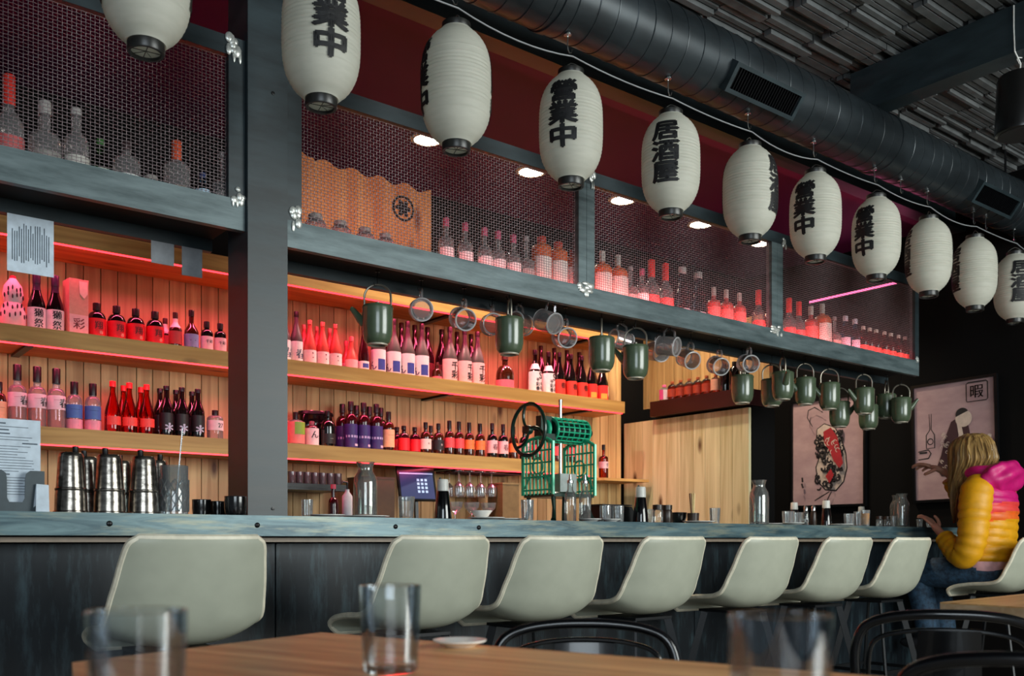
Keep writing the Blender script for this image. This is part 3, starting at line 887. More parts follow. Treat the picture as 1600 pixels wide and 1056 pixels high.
spec('red_white', 'sake_bottle', .31, .043, .014, .13, .25, 'cone', G_dark, '#b02028', .05, (.004, .115, '#e02a26', 130), None, [(.25, .6, .3, .95, '#f0e4e0'), (-.4, .1, .1, .45, '#f0a040')])
spec('green_lab', 'whisky_bottle', .19, .052, .013, .12, .15, 'round', G_clear, '#160e0e', .04, (.008, .135, '#e87c78', 110), None, [(-.25, .65, .42, .98, '#86a63a')])
spec('pink_small', 'whisky_bottle', .145, .041, .013, .10, .125, 'round', G_maroon, '#8a5058', .02, (.006, .105, '#f0ccd4', 115), ('ん', .05, .006, .012, '#2a1018', False))
spec('black_square', 'whisky_bottle', .215, .046, .014, .12, .165, 'round', G_dark, '#0c0a0a', .03, (.02, .08, '#141013', 60), ('―', .02, 0, 0, '#9aa0a0', False))
spec('purple', 'whisky_bottle', .285, .040, .0155, .165, .215, 'round', G_maroon, '#0f0d12', .05, (.008, .15, '#34266e', 115), None, [(-.6, .8, .42, .52, '#b0a4d4'), (.1, .75, .06, .16, '#c8b8d8')])
spec('cream', 'whisky_bottle', .245, .037, .0145, .14, .185, 'round', G_brown, '#100c0c', .045, (.025, .135, '#f0b48c', 115), ('――', .02, .0, .02, '#8a5a40', False))
spec('redround', 'whisky_bottle', .165, .036, .0135, .085, .125, 'round', G_maroon, '#1a0c0c', .02, (.012, .09, '#e41426', 120))
spec('w_white', 'whisky_bottle', .20, .036, .012, .105, .145, 'round', G_brown, '#120c0c', .034, (.03, .095, '#eed0cc', 115), ('≡', .024, .004, .004, '#3a1c1c', False))
spec('w_black', 'whisky_bottle', .20, .036, .012, .105, .145, 'round', G_brown, '#0c0a0c', .034, (.03, .095, '#15101a', 115), ('≡', .024, .004, .0, '#e8d4d4', False))
spec('w_red', 'whisky_bottle', .225, .034, .0125, .115, .16, 'round', G_brown, '#0e0a0a', .05, (.05, .115, '#e24a50', 115))
spec('w_orange', 'whisky_bottle', .225, .034, .0125, .115, .16, 'round', G_brown, '#0e0a0a', .05, (.05, .112, '#e8783c', 115), ('―', .025, .004, .0, '#9a3c18', False))
spec('w_pink', 'whisky_bottle', .235, .036, .0125, .125, .165, 'round', G_dark, '#1c1414', .04, (.035, .12, '#f0b8bc', 115), ('春', .045, .004, .0, '#7a2c34', False))
spec('w_lone', 'whisky_bottle', .25, .036, .012, .145, .17, 'round', G_amber, '#140e0c', .036, (.075, .125, '#e8c4c4', 115), ('千', .03, .008, .0, '#302020', False))

U, Lw, YS, YB = 2.0405, 1.5605, 5.20, 5.33
def row(key, pxs, Z, fmt, group, Y=None, **k):
    n = len(pxs)
    for i, px in enumerate(pxs):
        pos = {1: 'only', 2: ['left', 'right'][i]}.get(n) if n < 3 else ('rightmost' if i == n - 1 else 'leftmost' if i == 0 else ('middle' if n == 3 else ordn[i]))
        if n > 3 and 0 < i < n - 1: pos = ordn[i]
        put(key, px, YS if Y is None else Y, Z, fmt.replace('@', pos), group=group, **k)

# --- middle shelf, left of the column
tg = thing('gourd_bottle', 'white and pink gourd shaped sake flask at the left end of the middle shelf', 'bottle', (xY(20, YS), YS, U))
b = MB(); b.lathe([(0, .0), (.05, .0), (.058, .02), (.058, .075), (.045, .112), (.038, .122), (.042, .135), (.047, .165), (.040, .205), (.020, .235), (.010, .25), (0, .252)], 22)
b.m = 1
for z, r, n in ((.06, .0585, 7), (.10, .053, 6), (.155, .0475, 6), (.185, .0455, 4)):
    for k in range(n):
        a = -PI / 2 + (k - n / 2 + .5) * .42
        b.ball((r * math.cos(a), r * math.sin(a), z + .008 * math.sin(k * 2.1)), .004, .004, .012, 8, 5)
b.build('body', [cmat('#ecc8cc'), cmat('#3a1418')], tg)
b = MB(); b.lathe([(.012, .235), (.016, .235), (.014, .255), (0, .26)], 12); b.build('cap', cmat('#b02030'), tg)
row('dassai', (57, 86), U, '@ dark sake bottle with big black characters beside the pink carton', 'dark sake bottles with white labels')
tc_ = thing('sake_carton', 'tall pink and tan sake carton standing left of the red labelled liqueurs', 'carton', (xY(118, YS), YS, U), .1)
b = MB(); b.box((-.047, -.047, 0), (.047, .047, .28)); b.build('box', cmat('#d89a84'), tc_)
b = MB(); b.box((-.046, -.0485, .004), (.046, -.0472, .10)); b.m = 1; b.text('彩', lambda u, v: (u, -.0492, v + .055), .06); b.build('label', [cmat('#f0b4b4'), cmat('#a04048')], tc_)
b = MB(); b.poly([(.0, -.0475, .27), (.04, -.0475, .27), (.042, -.0475, .21), (.026, -.0475, .185), (.004, -.0475, .205)], (0, -.001, 0)); b.build('hang_tag', cmat('#f0c8b8'), tc_)
row('squat', (151, 182, 212, 242), U, '@ squat dark bottle with red label on the middle shelf', 'squat bottles with red labels')
put('slim', 274, YS, U, 'slender brown bottle with white neck sleeve right of the squat red labelled ones')
put('slim', 258, YB, U, 'slender dark bottle standing behind the fourth squat red labelled bottle', s=.95)
put('bluelab', 299, YS, U, 'brown bottle with pale blue label left of the column on the middle shelf')
put('pinklab', 323, YS, U, 'small dark bottle with pink label beside the pale blue labelled one')
put('pinklab', 344, YS, U, 'small dark bottle with pink label closest to the column')
# --- lowest shelf, left of the column
put('cream', -1, YS, Lw, 'orange labelled bottle cut by the left edge of the photo', s=.85)
row('gin_tall', (27, 58, 88), Lw, '@ tall clear gin bottle with black stopper and pink label', 'tall clear gin bottles')
row('gin_blue', (116, 145), Lw, '@ clear round bottle with blue label over a pink band', 'clear bottles with blue labels')
row('redcap', (176, 202, 229), Lw, '@ red liquor bottle with red cap in the front row', 'red capped bottles')
row('redcap', (193, 220), Lw, '@ red capped bottle in the back row', 'red capped bottles', Y=YB - .02)
row('beer', (260, 284, 309), Lw, '@ dark beer bottle with snowflake emblem in the front row', 'dark beer bottles')
row('beer', (250, 275, 300), Lw, '@ dark beer bottle half hidden in the back row', 'dark beer bottles', Y=YB - .02)
put('clear27', 336, YS, Lw, 'small clear bottle with pink label numbered 27 beside the column')
# --- middle shelf, right of the column
put('grey_sake', 444, YS, U, 'grey sake bottle half hidden behind the column edge')
put('grey_sake', 463, YS, U, 'grey brown sake bottle with white label and blue brushstroke')
row('red_sake', (484, 504, 524), U, '@ red frosted sake bottle with pale pink label, front row', 'red frosted sake bottles')
row('red_sake', (475, 495, 515), U, '@ red frosted sake bottle in the back row', 'red frosted sake bottles', Y=YB)
put('red_small', 549, YS, U, 'small red bottle with plain pink label left of the first kettle')
put('red_small', 541, YB, U, 'small red bottle behind another small red one left of the first kettle')
put('dark_blue_small', 568, YS, U, 'dark slim bottle with small white and blue label behind the first kettle spout')
row('blue_rect', (591, 615, 637, 659), U, '@ tall sake bottle whose white label bears a blue rectangle', 'sake bottles with blue rectangles')
put('round_red', 683, YS + .03, U, 'round brown bottle with red label between the two white labelled groups', s=.54)
row('senzai', (703, 726, 746), U, '@ tall sake bottle with pink label and two brushed characters', 'sake bottles with pink brushed labels')
row('tall_back', (607, 627, 648, 668), U, '@ dark red tall bottle behind the blue rectangle labels', 'dark red bottles in the back row', Y=YB)
row('tall_back', (690, 714, 736), U, '@ dark red tall bottle behind the pink brushed labels', 'dark red bottles in the back row', Y=YB)
put('round_red', 789, YS, U, 'round brown liqueur bottle with pink label under the second kettle')
row('s_label', (836, 857), U, '@ dark bottle whose white label carries a big letter S', 'bottles with a big S')
row('red_dark', (874, 892, 909), U, '@ dark bottle with orange red label right of the S labels', 'dark bottles with orange red labels')
row('red_white', (924, 941), U, '@ dark bottle with red, white and orange label near the shelf end', 'red white and orange labelled bottles')
row('tall_back', (845, 866, 886, 905, 925), U, '@ dark red tall bottle in the back row near the shelf end', 'dark red bottles in the back row', Y=YB)
# --- lowest shelf, right of the column
put('green_lab', 462, YS, Lw, 'clear bottle with green and pink label beside the column')
put('pink_small', 487, YS, Lw, 'small bottle with white label and dark brushstroke, second from the column')
put('black_square', 512, YS, Lw, 'black glossy bottle left of the purple labelled whiskies')
row('purple', (548, 568, 588), Lw, '@ whisky with purple label in the front row', 'purple labelled whiskies')
row('purple', (535, 557, 577, 595), Lw, '@ whisky with black cap behind the purple labels', 'purple labelled whiskies', Y=YB)
put('cream', 607, YS, Lw, 'whisky with cream orange label right of the purple ones')
put('redround', 620, YS + .085, Lw, 'leftmost small round bottle with bright red label', group='small red labelled bottles')
put('redround', 631, YS, Lw, 'middle small round bottle with bright red label', group='small red labelled bottles')
put('redround', 648, YS + .02, Lw, 'rightmost small round bottle with bright red label', group='small red labelled bottles')
put('w_white', 665, YS, Lw, 'small whisky with white label left of the black labelled one')
put('w_black', 685, YS, Lw, 'small whisky with black label and white letters')
put('w_black', 673, YB, Lw, 'small dark whisky standing behind the white and black labels')
row('w_red', (702, 717), Lw, '@ slim whisky with red label', 'slim red labelled whiskies')
row('w_orange', (733, 750), Lw, '@ slim whisky with orange label left of the pink labels', 'slim orange labelled whiskies')
row('w_pink', (769, 786), Lw, '@ slim dark whisky with pale pink label', 'pale pink labelled whiskies')
put('w_orange', 802, YS, Lw, 'slim whisky with orange label right behind the flywheel rim')
put('w_pink', 819, YS, Lw, 'dark whisky with pink label seen through the flywheel')
row('w_red', (838, 870, 892), Lw, '@ red labelled whisky mostly hidden behind the green ice machine', 'whiskies behind the ice machine')
put('w_lone', 943, 5.24, 1.4705, 'amber whisky alone on the thin corner shelf right of the ice machine')
# black hat-like tray behind the first bottles of the lowest shelf
t = thing('display_tray', 'black upright tray leaning on the wall behind the green labelled bottle', 'tray', (xY(492, YB), YB - .01, Lw))
b = MB(); b.lathe([(0, 0), (.10, 0), (.112, .012), (.11, .2), (.095, .225), (0, .23)], 24, sy=.55); b.build('body', G_dark, t)
b = MB(); b.lathe([(.111, .2), (.117, .205), (.111, .222)], 24, sy=.55); b.build('rim', black_metal, t)
# ---------------------------------------------------------------- bottles inside the cage
spec('c_tall', 'spirit_bottle', .27, .042, .016, .14, .185, 'round', G_clear, '#b0aca8', .02, (.03, .1, '#c8c4bc', 70))
spec('c_wide', 'spirit_bottle', .265, .052, .018, .13, .165, 'round', G_clear, '#a8a4a0', .04, (.02, .09, '#8e8a84', 60))
spec('c_green', 'spirit_bottle', .20, .036, .013, .11, .155, 'cone', G_green, '#3a6a34', .02, (.008, .085, '#dfe4d2', 110))
spec('c_round', 'spirit_bottle', .20, .048, .014, .12, .15, 'round', G_clear, '#3a2a2c', .03, (.01, .075, '#d4d8d4', 70))
spec('c_jar', 'glass_jar', .095, .036, .02, .06, .08, 'round', G_clear, '#9a948e', .012, None)
spec('c_orange', 'spirit_bottle', .235, .045, .015, .14, .165, 'round', G_clear, '#e0522c', .065, (.02, .07, '#8a7464', 60))
spec('c_blue', 'spirit_bottle', .17, .030, .012, .11, .13, 'round', G_blue, '#2a3a6a', .02, (.01, .1, '#bcd8ec', 100))
spec('c_neck', 'spirit_bottle', .25, .042, .0115, .12, .145, 'round', G_clear, '#9a9494', .02, (.02, .09, '#a09a96', 60))
spec('c_white', 'spirit_bottle', .24, .036, .012, .125, .16, 'round', G_clear, '#c85878', .035, (.03, .105, '#e0dcdc', 85))
spec('c_obox', 'liqueur_bottle', .24, .045, .018, .19, .21, 'round', G_orange, '#c03a2a', .02, (.03, .15, '#e2d4cc', 70))
spec('c_redlab', 'liqueur_bottle', .26, .047, .012, .17, .20, 'round', G_orange, '#b8b0a8', .05, (.02, .15, '#e0d2ca', 80))
spec('c_rednk', 'spirit_bottle', .28, .040, .015, .14, .185, 'cone', G_clear, '#e0342a', .085, (.01, .10, '#c45858', 110))
spec('c_grey', 'spirit_bottle', .27, .040, .018, .11, .22, 'cone', G_smoke, '#a8a8a4', .03, (.01, .06, '#88a0a8', 80))
spec('c_redbody', 'spirit_bottle', .23, .038, .0115, .14, .165, 'round', G_red, '#b8b2aa', .045, (.01, .12, '#e26c68', 110))
spec('c_silver', 'spirit_bottle', .26, .032, .015, .15, .21, 'cone', G_blue, '#c8d0dc', .03, (.01, .12, '#b4bcd0', 100))
spec('c_amber', 'spirit_bottle', .23, .036, .012, .14, .17, 'round', G_amber, '#d2cabf', .02, (.02, .1, '#cc5248', 90))
ZL, ZR, YC = 2.2325, 2.2075, 3.568
for k, px, lab, s in (
    ('c_rednk', 14, 'tall clear bottle with red label at the left end of the left cage', 1.15),
    ('c_wide', 70, 'wide clear bottle with long neck, second in the left cage', 1.0),
    ('c_tall', 119, 'tall clear long necked bottle left of the green one in the cage', 1.0),
    ('c_green', 157, 'small green bottle with pale label behind the left wire mesh', .92),
    ('c_round', 198, 'round shouldered clear bottle under the top left lantern', 1.0),
    ('c_jar', 236, 'low glass jar between two clear bottles in the left cage', 1.0),
    ('c_orange', 276, 'clear bottle with orange sealed neck in the left cage', 1.05),
    ('c_blue', 317, 'small pale blue bottle near the right end of the left cage', .9),
    ('c_neck', 348, 'clear bottle with thin neck beside the cage post left of the column', 1.0)):
    put(k, px, YC, ZL, lab, group='bottles in the left cage', s=s)
CR = [
    ('c_jar', 493, 'first small lidded jar in front of the wooden sign', 1.25), ('c_jar', 532, 'second small lidded jar in front of the wooden sign', 1.2),
    ('c_jar', 570, 'third small lidded jar in front of the wooden sign', 1.15), ('c_jar', 602, 'fourth small lidded jar in front of the wooden sign', 1.1),
    ('c_white', 697, 'clear bottle with white label just right of the wooden sign', 1.0), ('c_white', 727, 'second white labelled bottle right of the wooden sign', 1.0),
    ('c_white', 757, 'third white labelled bottle right of the wooden sign', 1.0), ('c_white', 778, 'fourth white labelled bottle right of the wooden sign', 1.0),
    ('c_white', 802, 'fifth white labelled bottle right of the wooden sign', 1.0), ('c_neck', 822, 'clear thin necked bottle left of the orange liqueur bottles', 1.0),
    ('c_obox', 846, 'leftmost orange liqueur bottle with white label in the cage', 1.1), ('c_obox', 872, 'middle orange liqueur bottle with white label in the cage', 1.08), ('c_obox', 896, 'rightmost orange liqueur bottle beside the split post', 1.0),
    ('c_redlab', 941, 'large orange bottle with white label just right of the first split post', 1.05), ('c_redlab', 966, 'second large orange bottle with white label right of the split post', 1.05),
    ('c_neck', 985, 'thin necked clear bottle behind the large orange ones', .92), ('c_white', 1003, 'clear bottle with silver neck under the fifth lantern', .97),
    ('c_rednk', 1018, 'clear bottle with orange red neck, left of its twin', 1.05), ('c_rednk', 1040, 'clear bottle with bright red neck, right of its twin', 1.05),
    ('c_grey', 1066, 'tall smoky grey bottle right of the two red necked ones', 1.1), ('c_grey', 1091, 'tall smoky grey bottle left of three red bottles', 1.08),
    ('c_redbody', 1115, 'leftmost of three red bottles with thin silver necks', 1.0), ('c_redbody', 1135, 'middle of three red bottles with thin silver necks', 1.02), ('c_redbody', 1155, 'rightmost of three red bottles with thin silver necks', 1.02),
    ('c_rednk', 1185, 'red necked bottle left of the second split post', 1.0), ('c_amber', 1202, 'amber bottle half hidden by the second split post', .95),
    ('c_rednk', 1233, 'red necked bottle just right of the second split post', 1.0), ('c_rednk', 1248, 'red necked bottle second right of the second split post', .98),
    ('c_redbody', 1267, 'red bottle with silver neck near the pink light strip', 1.15), ('c_redlab', 1285, 'tall orange bottle below the left end of the pink strip', 1.15),
    ('c_neck', 1304, 'clear thin necked bottle in the gap left of the silver ones', .95), ('c_silver', 1321, 'left pale silver blue bottle in the far cage bay', 1.0), ('c_silver', 1336, 'right pale silver blue bottle in the far cage bay', .98)]
for k, px, lab, s in CR:
    put(k, px, YC, ZR, lab, group='bottles in the long cage', s=s)
for i, px in enumerate((1349, 1359, 1369, 1382, 1392, 1404, 1414)):
    put('c_amber', px, 3.56, ZR, '%s amber bottle from the left in the far end row of the cage' % ordn[i], group='amber bottles at the cage end', s=.95)
t = thing('paper_box', 'small pale paper box lying before the amber bottles at the cage end', 'box', (xY(1383, 3.63), 3.63, ZR))
b = MB(); b.box((-.05, -.02, 0), (.05, .02, .045)); b.build('carton', cmat('#c8d0c4'), t)
t = thing('flower_posy', 'little pink paper flower bunch in the far right corner of the cage', 'ornament', (6.33, 3.66, ZR))
b = MB(); rr = random.Random(4)
for i in range(16): b.ball((rr.uniform(-.05, .05), rr.uniform(-.02, .02), .015 + rr.uniform(0, .05)), .016, .013, .014, 8, 5)
o = b.build('blossoms', cmat('#e4688c'), t)

# wooden sign behind the mesh
sgn_wood = wood('orange_pine_sign', '#dd7630', '#f4a056', '#8a3f14', 'z', island=0.12)
X0, X1 = xY(462, 3.88), xY(674, 3.88)
t = thing('wooden_sign', 'orange wooden sign board with wavy top and black round crest', 'sign', ((X0 + X1) / 2, 3.88, ZR))
w = (X1 - X0) / 2
n = 60; top = []
for i in range(n + 1):
    f = i / n; x = -w + 2 * w * f
    top.append((x, 0, .485 + .012 * math.cos(f * 5 * 2 * PI) + (0.015 if f < .12 else 0) - .01 * f))
b = MB(); b.poly([(w, 0, 0), (-w, 0, 0)] + top, (0, .022, 0)); b.build('board', sgn_wood, t)
b = MB(); cx_, cz_ = xY(630, 3.88) - (X0 + X1) / 2, .365
b.lathe([(.050, 0), (.060, 0), (.060, .003), (.050, .003), (.050, 0)], 28, M=Matrix.Translation((cx_, -.0005, cz_)) @ Matrix.Rotation(PI / 2, 4, 'X'))
for k in range(6):
    a = k * PI / 3
    b.ball((cx_ + .026 * math.cos(a), -.002, cz_ + .026 * math.sin(a)), .017, .0025, .012, 10, 6, Matrix.Rotation(-a, 4, 'Y'))
b.ball((cx_, -.002, cz_), .012, .003, .012, 10, 6)
b.build('crest', black_matte, t)

# ---------------------------------------------------------------- kettles and mugs hung under the cage
ket_mat = plain('green_enamel', '#4c5a45', 0.25, 0.0, spec=0.6, coat=0.4, var=0.1)
ket_dark = plain('kettle_handle', '#7c776c', 0.3, 0.7)
ket_foot = plain('kettle_foot', '#b8b0a0', 0.35, 0.3)
KR, KH = .068, .168
def make_kettle():
    t = bpy.data.objects.new('green_kettle', None); COL.objects.link(t)
    b = MB(); b.lathe([(0, .004), (.045, .004), (.053, .010), (.061, .024), (.066, .045), (KR, .07), (KR, KH - .01), (KR + .002, KH - .006), (KR, KH), (.03, KH)], 28); body = b.build('body', ket_mat, t)
    b = MB(); b.lathe([(.034, -.002), (.044, -.002), (.046, .006), (.034, .007), (.034, -.002)], 24); b.build('foot_ring', ket_foot, t)
    b = MB(); b.lathe([(.066, KH + .0005), (.064, KH + .005), (.03, KH + .008), (0, KH + .009)], 26); ld = b.build('lid', ket_mat, t)
    b = MB(); b.lathe([(.004, KH + .008), (.004, KH + .014), (.010, KH + .017), (.010, KH + .023), (0, KH + .026)], 12); b.build('knob', ket_dark, ld)
    b = MB(); b.tube([(.058, 0, .095), (.078, 0, .115), (.095, 0, .138), (.110, 0, .158), (.118, 0, .163)], [.022, .018, .0145, .0115, .0105], 12); b.build('spout', ket_mat, t)
    b = MB(); pts = [(-.058, 0, KH - .012), (-.059, 0, KH + .03)] + [(.059 * math.cos(PI - PI * i / 12), 0, KH + .045 + .055 * math.sin(PI * i / 12)) for i in range(13)] + [(.059, 0, KH + .03), (.058, 0, KH - .012)]
    b.tube(pts, .0052, 8); b.build('handle', ket_dark, t)
    return t
KT = KH + .100
LEFT, RIGHT, AWAY, TOWARD = 141.6, -38.4, 51.6, 231.6
TRAYZ = 2.193
def s_hook(X, Y, z0, label):
    """black wire hook from the tray down to height z0."""
    L = TRAYZ - z0
    t_ = MB(); t_.tube([(0, 0, L), (0, 0, .018)] + [(-.009 + .009 * math.cos(a), 0, .012 + .012 * math.sin(a) * .9) for a in [0, -.6, -1.2, -1.8, -2.4, -3.0, -3.5]], .0024, 6)
    t_.lathe([(.0, L), (.011, L), (.011, L - .004), (0, L - .004)], 10)
    o = t_.build('wire_hook', black_metal, None, (X, Y, z0))
    tag(o, label, 'hook', 'black wire hooks under the cage')
kproto = make_kettle()
KETTLES = [(590, 480, 3.70, LEFT, 'green kettle with spout to the left, nearest to the steel column'),
    (796, 499, 3.60, AWAY + 8, 'second green kettle from the left, handle seen edge on'),
    (940, 529, 3.60, AWAY - 6, 'third green kettle from the left, over the red white labels'),
    (993, 542, 3.575, RIGHT + 160, 'fourth green kettle from the left, above the shelf end'),
    (1160, 588, 3.79, AWAY, 'green kettle hanging below a glass mug at the panel corner'),
    (1206, 594, 3.80, RIGHT - 12, 'green kettle half hidden behind the one with spout to the camera'),
    (1223, 583, 3.66, TOWARD, 'green kettle with its spout pointing at the camera'),
    (1258, 592, 3.70, RIGHT + 190, 'green kettle over the top left corner of the left poster'),
    (1296, 600, 3.66, LEFT, 'green kettle above the middle of the left poster'),
    (1312, 629, 3.76, RIGHT, 'dark green kettle hanging lowest before the left poster'),
    (1350, 608, 3.60, LEFT + 10, 'green kettle with wide arched handle right of the lowest one'),
    (1357, 634, 3.80, AWAY + 10, 'green kettle peeping out below its neighbour beside the poster edge'),
    (1385, 617, 3.74, AWAY - 10, 'green kettle second from the right under the cage'),
    (1408, 623, 3.60, RIGHT, 'rightmost green kettle with spout to the right')]
for i, (px, ty, Y, a, lab) in enumerate(KETTLES):
    t = kproto if i == 0 else copy_tree(kproto)
    if i:
        for q in ('label', 'category', 'group'):
            if q in t: del t[q]
    p = atY(px, ty, Y)
    z = min(p.z - KH, TRAYZ - KT - .012)
    t.location = (p.x, Y, z); t.rotation_euler.z = math.radians(a)
    tag(t, lab, 'kettle', 'green kettles hung under the cage')
    s_hook(p.x, Y, z + KT - .008, 'black wire hook holding the %s kettle from the left' % ordn[i])

def make_mug():
    t = bpy.data.objects.new('glass_mug', None); COL.objects.link(t)
    r, h, w = .052, .112, .006
    b = MB(); b.lathe([(0, .0), (r * .94, 0), (r, .006), (r, h), (r - w / 2, h + .002), (r - w, h), (r - w, .02), (r * .7, .012), (0, .012)], 26); bd = b.build('body', mug_glass, t)
    b = MB(); b.tube(arc((0, 0, h), r - w / 2, 0, 2 * PI, 30, 'xy')[:-1], .0042, 6, closed=True); b.build('rim', mug_highlight, bd)  # whitish ring paints the highlight along the mouth edge
    b = MB(); b.tube(arc((0, 0, .006), r - .003, 0, 2 * PI, 30, 'xy')[:-1], .0046, 6, closed=True); b.build('base_highlight', mug_highlight, bd)  # same whitish glass paints the glint round the base
    b = MB(); b.tube([(r - .002, 0, .092), (r + .022, 0, .096), (r + .037, 0, .082), (r + .039, 0, .056), (r + .030, 0, .034), (r - .002, 0, .026)], .0062, 8); b.build('handle', mug_glass, t)
    return t
mproto = make_mug()
MUGS = [(658, 484, 3.70, 10, 14, 'glass mug hanging right of the first kettle, base towards the camera'),
    (722, 498, 3.72, 200, -20, 'glass mug with open mouth facing the camera, second from the left'),
    (768, 507, 3.77, 190, -10, 'glass mug left of the second kettle and partly behind it'),
    (858, 503, 3.57, 40, 25, 'tilted glass mug above another one right of the second kettle'),
    (881, 527, 3.70, 195, -16, 'glass mug with open mouth below the tilted one'),
    (814, 506, 3.75, 150, 0, 'glass mug seen behind the right side of the second kettle'),
    (972, 533, 3.705, 120, 10, 'glass mug hanging between the third and fourth kettles'),
    (1028, 550, 3.74, 20, 18, 'leftmost glass mug of the cluster right of the fourth kettle'),
    (1046, 541, 3.59, 55, 12, 'topmost glass mug of the cluster right of the fourth kettle'),
    (1074, 560, 3.70, 200, -26, 'lowest glass mug of the cluster right of the fourth kettle'),
    (1121, 571, 3.70, 190, -20, 'glass mug hanging alone above the maroon ledge'),
    (1168, 568, 3.58, 186, -14, 'glass mug in front of the fifth kettle')]
for i, (px, cy, Y, a, tilt, lab) in enumerate(MUGS):
    t = mproto if i == 0 else copy_tree(mproto)
    if i:
        for q in ('label', 'category', 'group'):
            if q in t: del t[q]
    p = atY(px, cy, Y)
    up = Vector((0, 0, 1)); h = math.radians(YAW * 0 + math.degrees(YAW) + a)
    ax = Vector((math.cos(h), math.sin(h), math.sin(math.radians(tilt)) * .9)).normalized()
    side = ax.cross(up).normalized(); hx = side.cross(ax).normalized()
    M3 = Matrix((hx, ax.cross(hx), ax)).transposed()
    t.matrix_world = Matrix.Translation(p - ax * .05) @ M3.to_4x4()
    tag(t, lab, 'mug', 'glass mugs hung under the cage')
    top = p - ax * .05 + hx * .085 + ax * .06
    s_hook(top.x, top.y, min(top.z - .004, TRAYZ - .02), 'black wire hook holding the %s glass mug along the row' % ordn[i])

# ---------------------------------------------------------------- bottles on the maroon ledge (row runs along the end wall)
spec('l_amber', 'whisky_bottle', .135, .036, .012, .09, .115, 'round', G_amber, '#a8502c', .014, (.02, .08, '#b03a24', 110))
spec('l_dark', 'wine_bottle', .20, .038, .014, .12, .17, 'round', G_dark, '#160c0c', .03, None)
spec('l_pale', 'whisky_bottle', .135, .036, .012, .09, .115, 'round', G_amber, '#a8502c', .014, (.02, .1, '#e8a48a', 110))
spec('l_white', 'liqueur_bottle', .12, .036, .014, .085, .10, 'round', G_clear, '#e8689a', .014, (.01, .085, '#f0d8e4', 110), None, [(-.3, .3, .0, 1.0, '#e04a8c')])
ys = [5.0 - .083 * i for i in range(10)]
for i, y in enumerate(ys):
    k = 'l_white' if i == 0 else 'l_pale' if i == 6 else ('l_amber' if i < 7 else 'l_dark')
    nm = {'l_white': 'small pink and white bottle at the corner end of the maroon ledge', 'l_pale': 'amber bottle with pale label in the ledge row'}.get(k)
    if nm is None:
        nm = ('%s amber bottle from the shelf corner along the maroon ledge' % ordn[i]) if k == 'l_amber' else ('%s dark bottle at the open end of the maroon ledge' % ['first', 'second', 'third'][i - 7])
    put(k, 0, y, 2.0605, nm, group='bottles on the maroon ledge', X=5.44, rz=-PI / 2)
# ---------------------------------------------------------------- things on the bar
def on_bar(px, Y): return (xY(px, Y), Y, CB)

slate = plain('slate_grey_plastic', '#36444b', 0.45)
t = thing('menu_holder', 'slate grey menu holder with U shaped cut at the left end of the bar', 'holder', on_bar(22, 3.46))
HW, HD, HH = .085, .03, .135
pts = [(-HW, 0, 0), (HW, 0, 0), (HW, 0, HH)]
pts += [(.042, 0, HH), (.030, 0, HH - .01), (.027, 0, HH - .025), (.026, 0, .045), (.02, 0, .032), (-.02, 0, .032), (-.026, 0, .045), (-.027, 0, HH - .025), (-.030, 0, HH - .01), (-.042, 0, HH), (-HW, 0, HH)]
b = MB(); b.poly([(x, -HD, z) for x, y, z in pts], (0, .004, 0)); b.build('front_plate', slate, t)
b = MB(); b.box((-HW, HD - .004, 0), (HW, HD, HH)); b.box((-HW, -HD + .004, 0), (-HW + .004, HD - .004, HH)); b.box((HW - .004, -HD + .004, 0), (HW, HD - .004, HH)); b.box((-HW + .004, -HD + .004, 0), (HW - .004, HD - .004, .004)); b.build('back_plate', slate, t)
t = thing('paper_menu', 'printed white menu sheet standing in the slate grey holder', 'menu', (xY(24, 3.46), 3.46, CB + .005))
b = MB(); b.box((-.075, -.001, 0), (.075, .001, .298)); b.m = 1
rr = random.Random(3)
zz = .285
while zz > .05:
    big = rr.random() < .28
    x0 = -.066 if not big or rr.random() < .6 else .02
    x1 = x0 + (rr.uniform(.03, .05) if big else rr.uniform(.07, .125))
    b.box((x0, -.0016, zz - (.0045 if big else .002)), (min(x1, .066), -.001, zz)); zz -= .009 if not big else .012
b.build('sheet', [paper_white, ink_grey], t); 
t = thing('price_card', 'small white upright card right of the slate grey menu holder', 'card', (xY(65, 3.42), 3.42, CB), .1)
b = MB(); b.poly([(-.022, -.014, 0), (.020, -.014, 0), (.022, 0, .09), (-.016, 0, .092)], (0, .002, 0)); b.build('front_leaf', paper_white, t)
b = MB(); b.poly([(-.022, .014, 0), (.020, .014, 0), (.022, .003, .09), (-.016, .003, .092)], (0, .002, 0)); b.build('back_leaf', paper_white, t)

